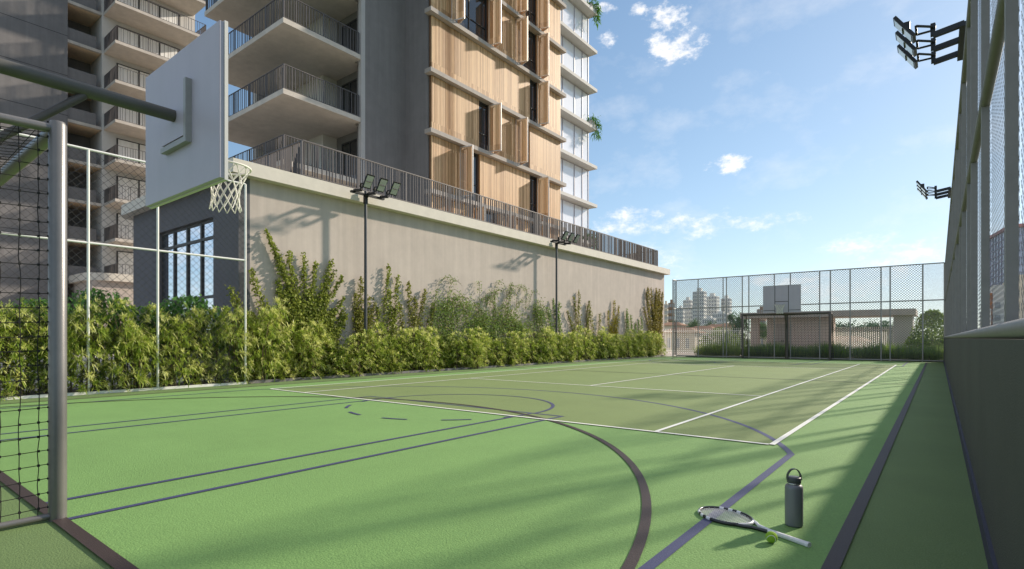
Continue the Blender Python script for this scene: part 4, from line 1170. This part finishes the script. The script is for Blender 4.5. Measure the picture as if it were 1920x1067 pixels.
# ------------------------------------------------------------------ things on the court
def bottle():
    x, y = -.695, 3.69
    t = thing('water_bottle', 'dark grey steel water bottle with a loop lid standing on the court', 'bottle', (x, y, 0.004))
    z = .0055
    MB().lathe([(0, 0), (.045, 0), (.049, .003), (.0505, .010), (.0505, .225), (.0495, .236), (.046, .245), (.040, .2505), (.0385, .252), (0, .252)], (x, y, z), 40).build('body', 'bottle', t)
    MB().lathe([(.0, .2522), (.037, .2522), (.037, .262), (0, .262)], (x, y, z), 36).build('neck_ring', 'steel', t)
    lid = MB().lathe([(0, .2622), (.038, .2622), (.0395, .264), (.0395, .292), (.0375, .2955), (0, .2955)], (x, y, z), 36).build('lid', 'bottle_lid', t)
    a = radians(38); dx, dy = cos(a), sin(a); P = []
    for k in range(17):
        f = pi * k / 16; P.append(Vector((x + dx * .0415 * cos(f) * (1.0 if abs(cos(f)) > .9 else .95), y + dy * .0415 * cos(f), z + .283 + .062 * sin(f) ** .8)))
    h = MB()
    for i in range(16): h.bar(P[i], P[i + 1], .018, .005, up=(dx * cos(pi * (i + .5) / 16), dy * cos(pi * (i + .5) / 16), sin(pi * (i + .5) / 16)))
    ho = h.build('handle', 'bottle_lid', lid)
    s = MB()
    for k in (1, -1): s.tube([(x + dx * k * .042, y + dy * k * .042, z + .281), (x + dx * k * .0475, y + dy * k * .0475, z + .281)], .0065, 14)
    s.build('stud', 'steel', ho)
bottle()

def racket():
    head = Vector((-1.235, 3.655, 0)); tail = Vector((-.555, 3.355, 0))
    d = (tail - head).normalized(); s = Vector((-d.y, d.x, 0)); Z = .0145
    t = thing('tennis_racket', 'black and white tennis racket lying on the court', 'racket', (*( (head + tail) / 2).xy, .004))
    a, b = .178, .132; c = head + d * a
    def pt(th, k=1.0): q = c + d * (-cos(th) * a * k) + s * (sin(th) * b * k); return Vector((q.x, q.y, Z))
    N = 72; fr = MB(); r = .0105
    pts = [pt(2 * pi * i / N) for i in range(N + 1)]
    white = lambda i: (9 <= i <= 10 or 13 <= i <= 14 or 17 <= i <= 18) or (54 <= i <= 55 or 58 <= i <= 59 or 62 <= i <= 64) or (31 <= i <= 41)
    # frame drawn as one closed hoop, painted in bands
    o = len(fr.v)
    for i in range(N):
        p = pts[i]; tn = (pts[(i + 1) % N] - pts[i - 1 if i else N - 1]).normalized(); x = tn.cross(Vector((0, 0, 1)))
        for k in range(10):
            an = 2 * pi * k / 10; fr.v.append(tuple(p + x * (cos(an) * r * .85) + Vector((0, 0, sin(an) * r * 1.1))))
    for i in range(N):
        for k in range(10):
            j = (i + 1) % N
            fr.f.append((i * 10 + k, i * 10 + (k + 1) % 10, j * 10 + (k + 1) % 10, j * 10 + k)); fr.sm.append(True); fr.mi.append(1 if white(i) else 0)
    fr.build('frame', ['racket_black', 'racket_white'], t)
    th = MB(); end = c + d * (a + .135); end.z = Z
    for k in (1, -1):
        p0 = pt(pi - k * .62); p1 = c + d * (a + .045) + s * (k * .030); p1.z = Z
        th.cur = 0 if k < 0 else 1
        th.tube([p0, p0.lerp(p1, .55) + s * (k * .006), p1, end + s * (k * .010)], [.0095, .010, .010, .011], 10)
    th.build('throat', ['racket_black', 'racket_white'], t)
    g = MB(); q = tail; q.z = Z + .002; e2 = end - d * .01; e2.z = Z + .001
    u = d; 
    def octo(p, w, h): return [p + s * (w * cos(pi / 8 + k * pi / 4)) + Vector((0, 0, h * sin(pi / 8 + k * pi / 4))) for k in range(8)]
    A = octo(e2, .0155, .0135); B = octo(q - d * .02, .0165, .0145); Cc = octo(q - d * .012, .019, .016); E = octo(q, .019, .016)
    vs = A + B + Cc + E
    g._add(vs, [(i * 8 + k, i * 8 + (k + 1) % 8, (i + 1) * 8 + (k + 1) % 8, (i + 1) * 8 + k) for i in range(3) for k in range(8)] + [tuple(reversed(range(8))), tuple(range(24, 32))])
    g.build('grip', 'grip', t)
    st = MB(); n = 16
    for i in range(1, n):
        f = -1 + 2 * i / n; hw = sqrt(1 - f * f)
        p = c + s * (b * f); p.z = Z; st.tube([p - d * (a * hw), p + d * (a * hw)], .0013, 4, cap=False)
    n = 19
    for i in range(1, n):
        f = -1 + 2 * i / n; hw = sqrt(1 - f * f)
        p = c + d * (a * f); p.z = Z + .001; st.tube([p - s * (b * hw), p + s * (b * hw)], .0013, 4, cap=False)
    st.build('strings', 'string', t)
racket()

def ball():
    x, y, r = -.735, 3.30, .0315; z = .004 + r
    t = thing('tennis_ball', 'green tennis ball on the court beside the racket grip', 'ball', (x, y, .004))
    b = MB().sphere((x, y, z), r, 32, 20).build('felt', 'ball', t)
    P = []; A, B_ = .44, 0
    R = Matrix.Rotation(radians(55), 3, 'Z') @ Matrix.Rotation(radians(35), 3, 'X')
    for k in range(72):
        q = 2 * pi * k / 72; v = Vector((.75 * cos(q) + .25 * cos(3 * q), .75 * sin(q) - .25 * sin(3 * q), 2 * sqrt(.75 * .25) * sin(2 * q)))
        v = R @ v.normalized() * (r * 1.004); P.append((x + v.x, y + v.y, z + v.z))
    MB().tube(P, .0017, 6, closed=True).build('seam', 'seam', b)
ball()
